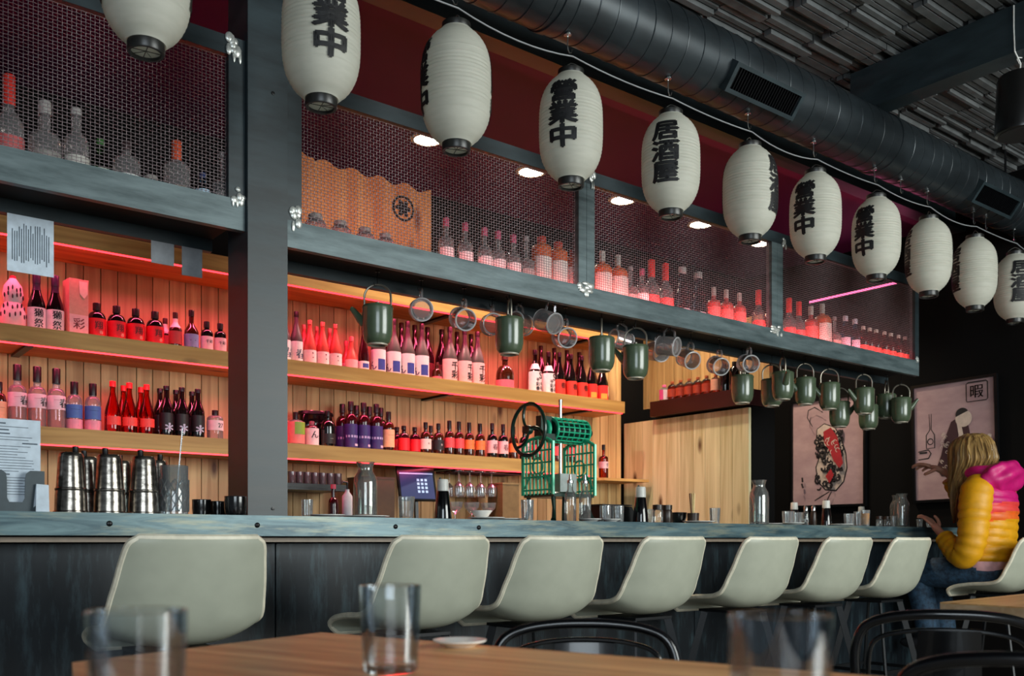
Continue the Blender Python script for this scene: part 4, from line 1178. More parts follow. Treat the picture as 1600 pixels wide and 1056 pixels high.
shaker_steel = streaky('worn_shaker_steel', '#56514b', '#a8a198', (30, 30, 60), 0.22, 0.95, 0.03)
sh = None
SHK = [(111, 3.47, 'leftmost steel cocktail shaker in front, next to the white card'), (171, 3.47, 'middle steel cocktail shaker in front'), (225, 3.47, 'right steel cocktail shaker in front, beside the cut mixing glass'),
       (136, 3.61, 'steel cocktail shaker behind the leftmost one'), (188, 3.71, 'steel cocktail shaker behind the middle one'), (244, 3.61, 'steel cocktail shaker behind the right one')]
for i, (px, Y, lab) in enumerate(SHK):
    if sh is None:
        t = thing('cocktail_shaker', lab, 'shaker', on_bar(px, Y), 0, 'steel shakers on the bar')
        b = MB(); b.lathe([(.054, .0), (.0565, .002), (.0565, .005), (.052, .008), (.0505, .06), (.049, .075), (.051, .078), (.051, .083), (.047, .086), (.040, .19), (.038, .2), (.035, .2035), (0, .2035)], 28); b.build('tin', shaker_steel, t); sh = t
        b = MB(); b.lathe([(.009, .204), (.010, .206), (.010, .226), (0, .228)], 10, c=(.014, .0, 0)); b.build('pourer_cap', black_metal, t)
    else:
        t = copy_tree(sh); t.location = on_bar(px, Y); t.rotation_euler.z = RND.uniform(0, 6); t['label'] = lab

cut_glass = glass('cut_glass', '#dfe6e8', '#a8b0b4', ior=1.9, milk=0.10)
t = thing('mixing_glass', 'diamond cut crystal mixing glass right of the steel shakers', 'glass', on_bar(272, 3.48))
b = MB(); b.lathe([(0, .002), (.044, 0), (.049, .004), (.0495, .175), (.0475, .178), (.0455, .175), (.0455, .014), (0, .012)], 28); b.build('body', cut_glass, t)
b = MB()
for s in (-1, 1):
    for k in range(12):
        a0 = 2 * PI * k / 12
        b.tube([(.0508 * math.cos(a0 + s * f * 1.3), .0508 * math.sin(a0 + s * f * 1.3), .012 + .115 * f) for f in [i / 8 for i in range(9)]], .0022, 5)
b.build('cut_pattern', cut_glass, t)
t = thing('bar_spoon', 'thin twisted bar spoon standing in the cut mixing glass', 'spoon', (xY(272, 3.48) + .004, 3.48, CB + .016))
b = MB(); b.tube([(.0, 0, 0), (.012, 0, .14), (.026, 0, .30)], .0026, 6)
for k in range(34):
    f = k / 34; b.tube([(.026 * f - .003, -.0026, .02 + .27 * f), (.026 * f + .0035, -.0032, .024 + .27 * f)], .0009, 4)
b.build('shaft', bright_steel, t)
b = MB(); b.ball((0, 0, .004), .010, .004, .006, 8, 5); b.build('bowl', bright_steel, t)

blk_china = plain('black_glazed_china', '#0c0c0e', 0.15, coat=0.4)
cupp = None
for px, Y, lab, s in ((315, 3.52, 'left black glazed cup on the bar beside the mixing glass', .85), (340, 3.64, 'middle black glazed cup behind two others beside the column', .85), (368, 3.41, 'front black glazed cup at the foot of the column', 1.0)):
    if cupp is None:
        t = thing('black_cup', lab, 'cup', on_bar(px, Y), 0, 'black cups by the column'); b = MB()
        b.lathe([(0, .0), (.030, 0), (.038, .006), (.041, .03), (.041, .068), (.038, .069), (.037, .02), (0, .012)], 24); b.build('body', blk_china, t); cupp = t
        b = MB(); b.lathe([(.0385, .0685), (.0405, .0705), (.0415, .0685)], 24); b.build('rim', plain('cup_rim', '#2e2e30', .2), t)
    else:
        t = copy_tree(cupp); t.location = on_bar(px, Y); t['label'] = lab
    t.scale = (s * .98, s * .98, s)

def tumbler_mesh(r0, r1, h, w=.0025):
    b = MB(); b.lathe([(0, .0), (r0 * .95, 0), (r0, .004), (r1, h), (r1 - w * .5, h + .0008), (r1 - w, h), (r0 - w, .012), (0, .010)], 26)
    return b
TM = {}
def tumbler(px, Y, label, r0=.032, r1=.037, h=.095, name='tumbler', z=CB, mat=None, group='glasses on the bar'):
    k = (r0, r1, h, mat.name if mat else '')
    if k not in TM: TM[k] = tumbler_mesh(r0, r1, h).mesh('glass_body', mat or tumbler_glass)
    o = bpy.data.objects.new(name, TM[k]); COL.objects.link(o); o.location = (xY(px, Y), Y, z)
    return tag(o, label, 'glass', group)
bar_glass = glass('bar_tumbler_glass', '#f4f7f8', '#b2bcc0', ior=1.7, milk=0.10)
carafe_glass = glass('carafe_glass', '#f2f4f0', '#969c9c', ior=1.75, milk=0.06)
def carafe(px, Y, label, s=1.0):
    t = thing('water_carafe', label, 'carafe', on_bar(px, Y), 0, 'water carafes on the bar')
    if 'car' not in TM:
        b = MB(); b.lathe([(0, .004), (.045, 0), (.052, .005), (.053, .012), (.053, .15), (.049, .178), (.036, .20), (.032, .212), (.034, .225), (.042, .245), (.039, .245), (.031, .224), (.029, .212), (.033, .198), (.046, .176), (.050, .15), (.050, .014), (0, .012)], 28)
        TM['car'] = b.mesh('body', carafe_glass)
        b = MB(); b.lathe([(0, .0135), (.0485, .0135), (.0485, .085), (0, .085)], 28); TM['wat'] = b.mesh('water', glass('water', '#eaf2f4', '#b8c8cc', ior=1.33))
    for nm, k in (('body', 'car'), ('water', 'wat')):
        o = bpy.data.objects.new(nm, TM[k]); COL.objects.link(o); o.parent = t
    t.scale = (s, s, s); return t
soyp = None
soy_black = plain('soy_bottle_black', '#08080a', 0.1, coat=0.5)
def soy(px, Y, label, s=1.0):
    global soyp
    if soyp is None:
        t = thing('soy_bottle', label, 'bottle', on_bar(px, Y), 0, 'soy sauce bottles on the bar')
        b = MB(); b.lathe([(0, .0), (.035, 0), (.038, .004), (.036, .03), (.026, .115), (.023, .12), (0, .12)], 24); b.build('body', soy_black, t)
        b = MB(); b.lathe([(.024, .12), (.0255, .122), (.0235, .166), (.022, .170), (0, .171)], 24); c = b.build('cap', plain('frosted_cap', '#c9c8c2', .35), t)
        b = MB(); b.ball((-.014, 0, .173), .006, .005, .006, 8, 5); b.build('spout_tip', plain('tip_dark', '#3a3a38', .4), c); soyp = t
    else:
        t = copy_tree(soyp); t.location = on_bar(px, Y); t['label'] = label
    t.scale = (s, s, s); return t
PM = {}
def plate(px, Y, label, r=.09, z=CB, h=.014, cat='plate', group='white plates on the bar', name='white_plate', loc=None):
    k = (r, h)
    if k not in PM:
        b = MB(); b.lathe([(0, .0), (r * .55, 0), (r * .6, .002), (r, h - .003), (r + .001, h), (r - .004, h), (r * .6, .006), (0, .005)], 34); PM[k] = b.mesh('plate_body', white_china)
    o = bpy.data.objects.new(name, PM[k]); COL.objects.link(o); o.location = loc or (xY(px, Y), Y, z)
    return tag(o, label, cat, group)

tumbler(480, 3.60, 'small clear tumbler just right of the column on the bar', .022, .024, .075, mat=bar_glass)
plate(512, 3.55, 'white plate in front of the glass rack right of the column', .07)
plate(572, 3.62, 'white plate under the tall carafe', .10)
plate(545, 3.80, 'white plate behind the two near the tall carafe', .08)
carafe(571, 3.62, 'tall water carafe on a white plate right of the column', .97).location.z = CB + .0065
tumbler(635, 3.50, 'clear tumbler between the tall carafe and the soy bottle', .030, .036, .095, mat=bar_glass)
soy(692, 3.48, 'black soy sauce bottle left of the green ice machine', 1.03)
plate(760, 3.52, 'white plate with a bowl on it left of the green ice machine', .085)
plate(752, 3.52, 'white bowl resting on the plate left of the green ice machine', .05, z=CB + .0145, h=.03, cat='bowl', name='white_bowl')
plate(792, 3.62, 'white plate tucked behind another left of the ice machine', .075)
tumbler(824, 3.52, 'clear glass at the left foot of the green ice machine', .028, .031, .10, mat=bar_glass)

# --- hand cranked ice machine
ice_green = plain('ice_machine_green', '#1fae82', 0.32, 0.1, spec=0.6, coat=0.35, var=0.2)
ice_dark = plain('ice_machine_dark_green', '#0c2e24', 0.3, 0.2, coat=0.3)
t = thing('ice_shaver', 'green cast iron hand cranked ice machine with flywheel and lattice drum', 'ice machine', (3.17, 3.66, CB + .009), 0)
b = MB()
for sx, sy in ((-1, -1), (1, -1), (1, 1), (-1, 1)):
    b = MB(); x, y = .035 + sx * .115, sy * .095
    b.tube([(x + sx * .02, y + sy * .018, 0), (x + sx * .012, y + sy * .012, .012), (x, y, .06), (x + sx * .006, y, .12)], [.014, .011, .009, .012], 8)
    b.build('leg', ice_dark, t)
b = MB(); b.box((-.10, -.115, .115), (.17, .115, .132)); b.build('table', ice_dark, t)
MB().lathe([(0, 0), (.07, 0), (.074, .006), (.07, .01), (0, .01)], 24, c=(.05, 0, .1325)).build('ice_dish', bright_steel, t)
MB().box((.0, -.05, .143), (.11, .04, .235)).build('blade_box', plain('cast_grey', '#8a9290', .4, .6), t)
def lattice(X, name):
    b = MB()
    for i in range(9):
        y = -.115 + .23 * i / 8; top = .375 + .035 * math.sqrt(max(0, 1 - ((i - 4) / 4.2) ** 2))
        r = .0105 if i in (0, 8) else .0055
        b.tube([(X, y, .125), (X, y, top)], r, 6)
    for z in (.15, .215, .285, .345):
        b.tube([(X, -.115, z), (X, .115, z)], .0045, 6)
    b.tube([(X, .115 * math.cos(PI * i / 12), .365 + .045 * math.sin(PI * i / 12)) for i in range(13)], .0085, 8)
    b.tube([(X, -.10, .16), (X, -.05, .24), (X, 0, .20), (X, .05, .24), (X, .10, .16)], .005, 6)
    for c in (.27,): b.tube(arc((X, 0, c), .04, 0, 2 * PI, 16, 'yz'), .005, 6)
    b.build(name, ice_green, t)
lattice(-.105, 'side_frame'); lattice(.175, 'side_frame')
b = MB()
b.lathe([(0, -.0), (.048, 0), (.048, .215), (0, .215)], 24, M=Matrix.Translation((-.02, 0, .455)) @ Matrix.Rotation(PI / 2, 4, 'Y'), )
core = b.build('drum_core', ice_dark, t)
b = MB()
for i in range(7):
    x = -.02 + .215 * i / 6
    b.tube(arc((x, 0, .455), .062, 0, 2 * PI, 26, 'yz')[:-1], .005 if i in (0, 6) else .0036, 6, closed=True)
for k in range(15):
    a = 2 * PI * k / 15
    b.tube([(-.02, .062 * math.cos(a), .455 + .062 * math.sin(a)), (.195, .062 * math.cos(a), .455 + .062 * math.sin(a))], .0042, 6)
for x in (-.02, .195):
    b.lathe([(.045, 0), (.066, 0), (.066, .004), (.045, .004), (.045, 0)], 26, M=Matrix.Translation((x, 0, .455)) @ Matrix.Rotation(PI / 2, 4, 'Y'))
b.build('drum_lattice', ice_green, t)
b = MB(); b.tube([(-.18, 0, .455), (.225, 0, .455)], .011, 10); b.build('shaft', black_metal, t)
b = MB(); b.lathe([(0, 0), (.02, 0), (.022, .01), (.02, .03), (0, .03)], 14, M=Matrix.Translation((.22, 0, .455)) @ Matrix.Rotation(PI / 2, 4, 'Y')); b.build('shaft_nut', black_metal, t)
b = MB(); b.box((-.09, -.045, .40), (-.02, .045, .43)); b.box((-.10, -.02, .40), (-.03, .02, .52)); b.build('gear_housing', ice_dark, t)
b = MB(); b.lathe([(.045, 0), (.05, .004), (.05, .016), (.045, .02), (.02, .02), (.02, 0), (.045, 0)], 22, M=Matrix.Translation((-.07, 0, .455)) @ Matrix.Rotation(PI / 2, 4, 'Y')); b.build('gear', ice_green, t)
b = MB()
W0 = Vector((-.165, 0, .445))
b.tube([W0 + Vector((0, .128 * math.cos(a), .128 * math.sin(a))) for a in [2 * PI * i / 40 for i in range(40)]], .0095, 8, closed=True)
for k in range(3):
    a = k * 2 * PI / 3 + .5
    b.tube([W0 + Vector((0, r * math.cos(a + .9 * r / .128), r * math.sin(a + .9 * r / .128))) for r in [.015 + .113 * i / 8 for i in range(9)]], .0075, 8)
b.lathe([(0, -.014), (.022, -.014), (.024, 0), (.022, .014), (0, .014)], 16, M=Matrix.Translation(W0) @ Matrix.Rotation(PI / 2, 4, 'Y'))
wh = b.build('flywheel', ice_dark, t)
b = MB(); p0 = W0 + Vector((-.008, -.02, -.126)); b.tube([p0, p0 + Vector((-.05, 0, 0))], [.007, .010], 8); b.build('crank_handle', black_metal, wh)
b = MB(); b.tube([(.045, 0, .14), (.045, 0, .60)], .0095, 10); b.lathe([(0, .60), (.011, .60), (.011, .612), (0, .614)], 12, c=(.045, 0, 0)); b.build('feed_screw', bright_steel, t)

# oil bottles, tray and tumblers right of the machine
oil_glass = glass('oil_bottle_glass', '#eef2f0', '#9aa4a6', ior=1.7, milk=0.06)
def oil(px, Y, label, s=1.0):
    t = thing('syrup_bottle', label, 'bottle', on_bar(px, Y), 0, 'clear syrup bottles')
    b = MB(); b.lathe([(0, .003), (.026, 0), (.029, .004), (.029, .11), (.024, .135), (.014, .15), (.013, .185), (.0, .185)], 20); b.build('body', oil_glass, t)
    b = MB(); b.lathe([(.014, .183), (.016, .184), (.015, .196), (.008, .20), (.005, .225), (0, .226)], 14); b.build('pourer', bright_steel, t)
    t.scale = (s, s, s)
oil(891, 3.44, 'left clear syrup bottle with steel pourer before the ice machine')
oil(914, 3.46, 'right clear syrup bottle with steel pourer before the ice machine', 1.02)
plate(922, 3.415, 'white plate before the two clear syrup bottles', .055)
t = thing('condiment_tray', 'black slanted tray box right of the green ice machine', 'tray', on_bar(955, 3.60), 0)
b = MB(); b.poly([(-.13, -.06, 0), (.15, -.06, 0), (.09, -.06, .085), (-.12, -.06, .088)], (0, .16, 0)); b.build('body', black_metal, t)
b = MB(); b.box((-.122, -.062, .0885), (.092, .1, .094)); b.build('lid', plain('tray_lid', '#26282c', .3), t)
tumbler(946, 3.46, 'left short tumbler in front of the black tray', .027, .029, .082, mat=bar_glass)
tumbler(966, 3.46, 'right short tumbler in front of the black tray', .027, .029, .082, mat=bar_glass)
plate(955, 3.40, 'narrow white plate below the two short tumblers', .045)
soy(1001, 3.46, 'black soy sauce bottle right of the black tray', 1.08)
jar_dark = plain('spice_jar_dark', '#2a1c14', .35)
def jar(px, Y, label, s=1.0, mat=None):
    t = thing('spice_jar', label, 'jar', on_bar(px, Y), 0, 'small jars on the bar')
    b = MB(); b.lathe([(0, 0), (.022, 0), (.024, .004), (.024, .055), (.02, .062), (0, .062)], 18); b.build('body', mat or oil_glass, t)
    b = MB(); b.lathe([(.021, .06), (.0245, .061), (.0245, .082), (0, .084)], 18); b.build('lid', jar_dark, t)
    t.scale = (s, s, s)
tumbler(1016, 3.66, 'small glass just right of the second soy bottle', .022, .026, .08, mat=bar_glass)
jar(1028, 3.46, 'left spice jar with dark lid right of the second soy bottle', 1.15)
jar(1042, 3.46, 'right spice jar with dark lid, nearly black', 1.15, jar_dark)
t = thing('sauce_bowl', 'small dark sauce bowl left of the chopstick holder', 'bowl', on_bar(1060, 3.56)); b = MB(); b.lathe([(0, 0), (.03, 0), (.044, .03), (.046, .062), (.042, .062), (.036, .02), (0, .012)], 22); b.build('body', blk_china, t)
plate(1091, 3.46, 'white plate under the chopstick holder', .085)
t = thing('chopstick_holder', 'dark holder filled with wooden chopsticks on a white plate', 'holder', (xY(1083, 3.48), 3.48, CB + .0075)); b = MB(); b.lathe([(0, 0), (.03, 0), (.033, .05), (.030, .05), (.027, .006), (0, .006)], 20); b.build('cup', jar_dark, t)
rr = random.Random(9)
cs_wood = [plain('chopstick_light', '#d8bf86', .5), plain('chopstick_brown', '#7d5330', .5)]
for i in range(12):
    a, r0 = rr.uniform(0, 6.28), rr.uniform(0, .018)
    dx, dy = r0 * math.cos(a), r0 * math.sin(a)
    o = MB().tube([(0, 0, 0), (dx * .9 , dy * .9, .15)], [.0028, .0036], 6).build('chopstick', cs_wood[i % 2], None, (xY(1083, 3.48) + dx * .55, 3.48 + dy * .55, CB + .0142))
    tag(o, 'wooden chopstick standing in the dark holder on the bar', 'chopstick', 'chopsticks in the dark holder')
tumbler(1117, 3.48, 'clear tumbler on the right end of the chopstick plate', .026, .030, .088, mat=bar_glass, z=CB)
carafe(1186, 3.46, 'water carafe before the black wall right of the pine panels', 1.05)
plate(1207, 3.62, 'white plate behind the carafe right of the pine panels', .08)
tumbler(1232, 3.52, 'left wide tumbler on the plate before the left poster', .034, .038, .085, mat=bar_glass, z=CB)
tumbler(1246, 3.62, 'right wide tumbler behind the first before the left poster', .030, .034, .085, mat=bar_glass)
plate(1240, 3.42, 'white plate in front of the two wide tumblers', .06)
soy(1241, 3.84, 'small soy bottle with white cap under the left poster', .95)
def shaker_jar(px, Y, label, mat):
    t = thing('salt_shaker', label, 'shaker', on_bar(px, Y), 0, 'slim shakers under the left poster')
    b = MB(); b.lathe([(0, 0), (.018, 0), (.02, .004), (.018, .075), (.012, .09), (0, .09)], 16); b.build('body', mat, t)
    b = MB(); b.lathe([(.012, .09), (.014, .092), (.013, .115), (.008, .122), (0, .123)], 14); b.build('top', bright_steel, t)
shaker_jar(1259, 3.50, 'slim clear shaker left of its dark neighbour under the poster', oil_glass)
shaker_jar(1271, 3.46, 'slim dark shaker with steel top under the poster', jar_dark)
soy(1291, 3.60, 'soy bottle with pale cap at the right half of the left poster', .98)
plate(1315, 3.48, 'white plate left of the amber drink', .07)
tumbler(1327, 3.52, 'clear tumbler left of the amber drink', .030, .034, .082, mat=bar_glass, z=CB)
tumbler(1341, 3.66, 'taller clear glass behind the amber drink', .026, .030, .105, mat=bar_glass)
t = thing('beer_glass', 'half full glass of amber drink at the right poster edge', 'glass', on_bar(1352, 3.46), 0, 'glasses on the bar')
tumbler_mesh(.026, .030, .105).build('glass_body', bar_glass, t)
b = MB(); b.lathe([(0, .0125), (.0235, .0125), (.0268, .085), (0, .085)], 22); b.build('drink', plain('amber_drink', '#d98a18', .1, var=.05), t)
soy(1346, 3.86, 'soy bottle with pale cap behind the amber drink', .9)
jar(1374, 3.56, 'left of two small jars between amber drink and carafe', .9); jar(1386, 3.56, 'right of two small jars between amber drink and carafe', .9)
tumbler(1396, 3.52, 'small glass just left of the far carafe', .020, .023, .075, mat=bar_glass)
carafe(1409, 3.48, 'far water carafe near the seated person', .93)
carafe(1402, 3.62, 'water carafe half hidden behind the far one', .93)
tumbler(1437, 3.56, 'small glass beyond the far carafe', .018, .022, .06, mat=bar_glass)
tumbler(1452, 3.56, 'small glass just left of the lower hand of the seated person', .018, .022, .065, mat=bar_glass)

# ---------------------------------------------------------------- back counter and what stands there
t = thing('back_counter', 'dark wooden back counter below the lowest pine shelf', 'counter', (0, 0, 0))
MB().box((-1.5, 4.93, 1.01), (5.40, 5.435, 1.05)).build('worktop', plain('dark_back_worktop', '#3a2a1e', .4), t)
MB().box((-1.5, 4.97, 0), (5.40, 5.435, 1.01)).build('carcass', black_matte, t)
t = thing('till_tablet', 'black till screen with blue keypad display behind the bar', 'till', (xY(664, 5.02), 5.10, 1.0505), math.radians(-12))
b = MB(); b.box((-.05, -.04, 0), (.05, .05, .012)); b.bar((0, .02, .01), (0, .04, .26), .03, .02, (1, 0, 0)); b.build('stand', black_metal, t)
TL_ = Matrix.Translation((0, 0, .22)) @ Matrix.Rotation(math.radians(-18), 4, 'X')
def tb(lo, hi, mat, nm, par):
    b = MB(); b.box(lo, hi); b.V = [tuple(TL_ @ Vector(v)) for v in b.V]; return b.build(nm, mat, par)
tb((-.125, -.012, -.02), (.125, .008, .25), black_metal, 'housing', t)
scr = emitter('till_screen_blue', '#1c2c5c', .35)
b = MB(); b.box((-.112, -.0135, -.01), (.112, -.0121, .17)); b.m = 1
b.box((-.112, -.0137, .155), (.112, -.0134, .162)); b.box((-.10, -.0137, .19), (.08, -.0134, .205)) if False else None
for i in range(3):
    for j in range(4):
        b.box((.0 + i * .026, -.0142, .03 + j * .026), (.016 + i * .026, -.0136, .046 + j * .026))
b.V = [tuple(TL_ @ Vector(v)) for v in b.V]; b.build('screen', [scr, emitter('till_keys', '#9fb4d8', .6)], t)
t = thing('receipt_box', 'dark wooden box left of the till screen under the lowest shelf', 'box', (xY(586, 5.2), 5.25, 1.0505)); b = MB(); b.box((-.11, -.1, 0), (.11, .1, .33)); b.build('body', plain('box_brown', '#5c3a1e', .55), t); MB().box((-.112, -.102, .3305), (.112, .102, .345)).build('lid', plain('box_lid_brown', '#4a2e18', .55), t)
t = thing('paper_box', 'tan cardboard box at the left of the green ice machine behind the bar', 'box', (xY(794, 5.1), 5.15, 1.0505)); b = MB(); b.box((-.07, -.08, 0), (.07, .08, .33)); b.build('body', plain('cardboard_tan', '#8e6a44', .7), t); MB().box((-.072, -.082, .3305), (.072, .082, .34)).build('lid', plain('cardboard_lid', '#a27c52', .7), t)
# black ledge with a row of glasses under the lowest shelf beside the column
t = thing('glass_ledge', 'thin black ledge under the lowest shelf holding dark tumblers', 'shelf', (0, 0, 0)); MB().box((xY(440, 5.2), 5.14, 1.298), (xY(534, 5.2), 5.437, 1.312)).build('ledge_board', black_metal, t)
MB().box((xY(440, 5.2), 5.138, 1.3125), (xY(534, 5.2), 5.143, 1.335)).build('front_lip', black_metal, t)
smoke_glass = glass('smoke_tumbler_glass', '#8a8c90', '#2a2c30', ior=1.8, milk=0.08)
for i, px in enumerate((456, 468, 480, 492, 504, 516, 528)):
    tumbler(px, 5.22, '%s smoky tumbler from the column on the thin black ledge' % ordn[i], .021, .024, .095, z=1.3125, mat=smoke_glass, group='tumblers on the black ledge')
# stemware hanging below the lowest shelf and coupes on the back counter
t = thing('stemware_rack', 'thin metal rack below the lowest shelf holding upside down glasses', 'rack', (0, 0, 0)); 
for y in (5.14, 5.17, 5.23, 5.26, 5.32, 5.35):
    MB().box((xY(702, 5.2), y, 1.452), (xY(806, 5.2), y + .006, 1.458)).build('rail', black_metal, t)
for X in (xY(703, 5.2), xY(805, 5.2)):
    MB().box((X - .004, 5.13, 1.4585), (X + .004, 5.36, 1.4745)).build('rack_hanger', black_metal, t)
sg = MB(); sg.lathe([(0, .0), (.034, 0), (.034, -.003), (.006, -.008), (.004, -.012), (.004, -.07), (.012, -.08), (.034, -.10), (.038, -.13), (.033, -.165), (.0315, -.165), (.0365, -.13), (.03, -.1), (0, -.085)], 20)
SGM = sg.mesh('glass_body', bar_glass)
for i, px in enumerate((711, 728, 745, 762)):
    for j, (Y, w) in enumerate(((5.158, 'front'), (5.338, 'back'))):
        o = bpy.data.objects.new('wine_glass', SGM); COL.objects.link(o); o.location = (xY(px, 5.2) + .05 * j, Y, 1.462)
        tag(o, '%s upside down wine glass from the left in the %s row of the rack' % (ordn[i], w), 'glass', 'hanging wine glasses')
cg = MB(); cg.lathe([(0, .0), (.032, 0), (.032, .003), (.006, .008), (.0045, .012), (.0045, .12), (.02, .135), (.046, .165), (.052, .20), (.050, .20), (.044, .168), (0, .14)], 22); CGM = cg.mesh('glass_body', bar_glass)
for i, px in enumerate((711, 737, 763)):
    o = bpy.data.objects.new('coupe_glass', CGM); COL.objects.link(o); o.location = (xY(px, 5.05), 5.05, 1.0505)
    tag(o, '%s coupe glass from the left on the back counter behind the soy bottle' % ordn[i], 'glass', 'coupes on the back counter')
# rack of tiny bottles by the tap left of the carafe
t = thing('pump_bottle', 'slim white pump bottle left of the tall carafe behind the bar', 'bottle', (xY(546, 4.96), 4.985, 1.0505)); b = MB(); b.lathe([(0, 0), (.028, 0), (.03, .005), (.03, .21), (.012, .235), (.012, .25), (0, .25)], 18); b.build('body', cmat('#c8c8d0'), t)
b = MB(); b.tube([(0, 0, .25), (0, 0, .29), (-.03, 0, .295), (-.035, 0, .285)], .006, 8); b.build('pump', black_metal, t)
t = thing('syrup_bottle', 'slim dark red bottle beside the white pump bottle behind the bar', 'bottle', (xY(524, 4.96), 4.985, 1.0505)); b = MB(); b.lathe(bprofile(.27, .03, .012, .15, .2, 'round'), 16); b.build('body', G_maroon, t)
b = MB(); b.lathe([(.013, .25), (.015, .25), (.015, .276), (0, .276)], 12); b.build('cap', cmat('#d05068'), t)
# papers hung from the rail, left
def hung(px0, px1, y0, y1, Y, label, mat, lines):
    a, c = atY(px0, y0, Y), atY(px1, y1, Y)
    zt = LZT; w = (c.x - a.x) / 2
    o = thing('hanging_paper', label, 'paper', ((a.x + c.x) / 2, Y, zt))
    h = zt - atY((px0 + px1) / 2, y1, Y).z
    b = MB(); b.box((-w, -.0006, -h), (w, .0006, 0)); b.m = 1
    if lines:
        r = random.Random(lines)
        for k in range(17):
            x = -w * .78 + w * 1.56 * k / 16
            b.box((x - .0018, -.0012, -h * r.uniform(.72, .84)), (x + .0016, -.0006, -h * r.uniform(.12, .3)))
    b.build('sheet', [mat, ink_grey], o)
LZT = 2.169
hung(11, 84, 337, 428, 3.7965, 'pale blue printed sheet hanging from the cage rail at the left', paper_white, 5)
hung(236, 272, 380, 413, 3.7965, 'short grey paper slip hanging below the rail', paper_grey, 0)
hung(284, 316, 388, 432, 3.7965, 'longer grey paper slip hanging nearest the column', paper_grey, 0)
# ---------------------------------------------------------------- counter stools
leatherette = plain('grey_green_leatherette', '#a4a797', 0.42, spec=0.4, var=0.05, vscale=14)
piping_mat = plain('stool_piping', '#d9d2bd', 0.45)
stool_leg = plain('stool_leg_metal', '#17191c', 0.4, 0.4)
PROF = [(.215, .655), (.205, .682), (.15, .694), (.06, .690), (-.03, .684), (-.095, .688), (-.15, .710), (-.188, .752), (-.212, .805), (-.232, .862), (-.250, .93), (-.262, .985), (-.264, 1.008)]
def spl(s, pts):
    f = s * (len(pts) - 1); i = min(int(f), len(pts) - 2); f -= i
    p0 = pts[max(i - 1, 0)]; p1 = pts[i]; p2 = pts[i + 1]; p3 = pts[min(i + 2, len(pts) - 1)]
    return tuple(0.5 * (2 * b + (c - a) * f + (2 * a - 5 * b + 4 * c - d) * f * f + (3 * b - a - 3 * c + d) * f ** 3) for a, b, c, d in zip(p0, p1, p2, p3))
HWID = [(.17,), (.205,), (.215,), (.222,), (.230,), (.236,), (.238,), (.236,), (.230,), (.222,), (.212,), (.200,), (.176,)]
CURL = [(.00,), (.008,), (.022,), (.04,), (.052,), (.058,), (.060,), (.062,), (.062,), (.056,), (.05,), (.038,), (.03,)]
def shell_pt(s, t, off=0.0):
    y, z = spl(s, PROF); w = spl(s, HWID)[0]; c = spl(s, CURL)[0]
    ya, za = spl(max(0, s - .01), PROF); yb, zb = spl(min(1, s + .01), PROF)
    ty, tz = yb - ya, zb - za; l = math.hypot(ty, tz); ny, nz = tz / l, -ty / l       # points to the sitter's side
    k = c * abs(t) ** 2.6 + off
    return (w * t, y + ny * k, z + nz * k)
def make_stool():
    t = bpy.data.objects.new('bar_stool', None); COL.objects.link(t)
    b = MB()
    n, m = 26, 40
    b.grid(lambda u, v: shell_pt(v, -1 + 2 * u, .011), n, m)
    b.grid(lambda u, v: shell_pt(v, -1 + 2 * u, -.011), n, m, flip=True)
    b.grid(lambda u, v: shell_pt(v, 1, .011 - .022 * u), 1, m); b.grid(lambda u, v: shell_pt(v, -1, -.011 + .022 * u), 1, m)
    b.grid(lambda u, v: shell_pt(1, -1 + 2 * u, .011 - .022 * v), n, 1); b.grid(lambda u, v: shell_pt(0, -1 + 2 * u, -.011 + .022 * v), n, 1)
    sh_ = b.build('seat_shell', leatherette, t)
    b = MB()
    edge = [shell_pt(i / 40, -1, 0) for i in range(41)] + [shell_pt(1, -1 + 2 * i / 20, 0) for i in range(1, 21)] + [shell_pt(1 - i / 40, 1, 0) for i in range(1, 41)] + [shell_pt(0, 1 - 2 * i / 20, 0) for i in range(1, 20)]
    b.tube(edge, .0118, 8, closed=True); b.build('piping', piping_mat, sh_)
    b = MB(); b.box((-.12, -.11, .652), (.12, .12, .664)); b.build('under_plate', stool_leg, t)
    for sx, sy in ((-1, -1), (1, -1), (1, 1), (-1, 1)):
        b = MB(); b.bar((sx * .105, sy * .095, .655), (sx * .225, sy * .215, 0), .032, .010, (sx, -sy, 0)); b.build('leg', stool_leg, t)
    for a, c in (((-1, -1), (1, -1)), ((1, -1), (1, 1)), ((1, 1), (-1, 1)), ((-1, 1), (-1, -1))):
        k = .105 + .12 * (1 - .27 / .655); k2 = .095 + .12 * (1 - .27 / .655)
        b = MB(); b.bar((a[0] * k, a[1] * k2, .27), (c[0] * k, c[1] * k2, .27), .012, .018); b.build('footrest_bar', stool_leg, t)
    return t
sproto = make_stool()
STX = [(1.045, 'pale grey green bar stool nearest the camera, left of the column'), (1.915, 'second pale grey green bar stool from the left, behind the upright tumbler'),
       (2.495, 'third pale grey green bar stool from the left, above the first black chair'), (3.125, 'fourth pale grey green bar stool from the left, its legs showing'),
       (3.815, 'fifth bar stool from the left, above the blurred foreground glass'), (4.47, 'third bar stool to the left of the seated person'), (5.085, 'bar stool just left of the seated person'),
       (6.21, 'bar stool on which the person in the yellow jacket sits')]
STY = 3.045
for i, (x, lab) in enumerate(STX):
    t = sproto if i == 0 else copy_tree(sproto)
    t.location = (x, STY if i < 7 else 2.875, 0); t.rotation_euler.z = [0, .02, -.02, .03, 0, -.03, .02, .04][i]
    tag(t, lab, 'bar stool', 'bar stools along the counter')

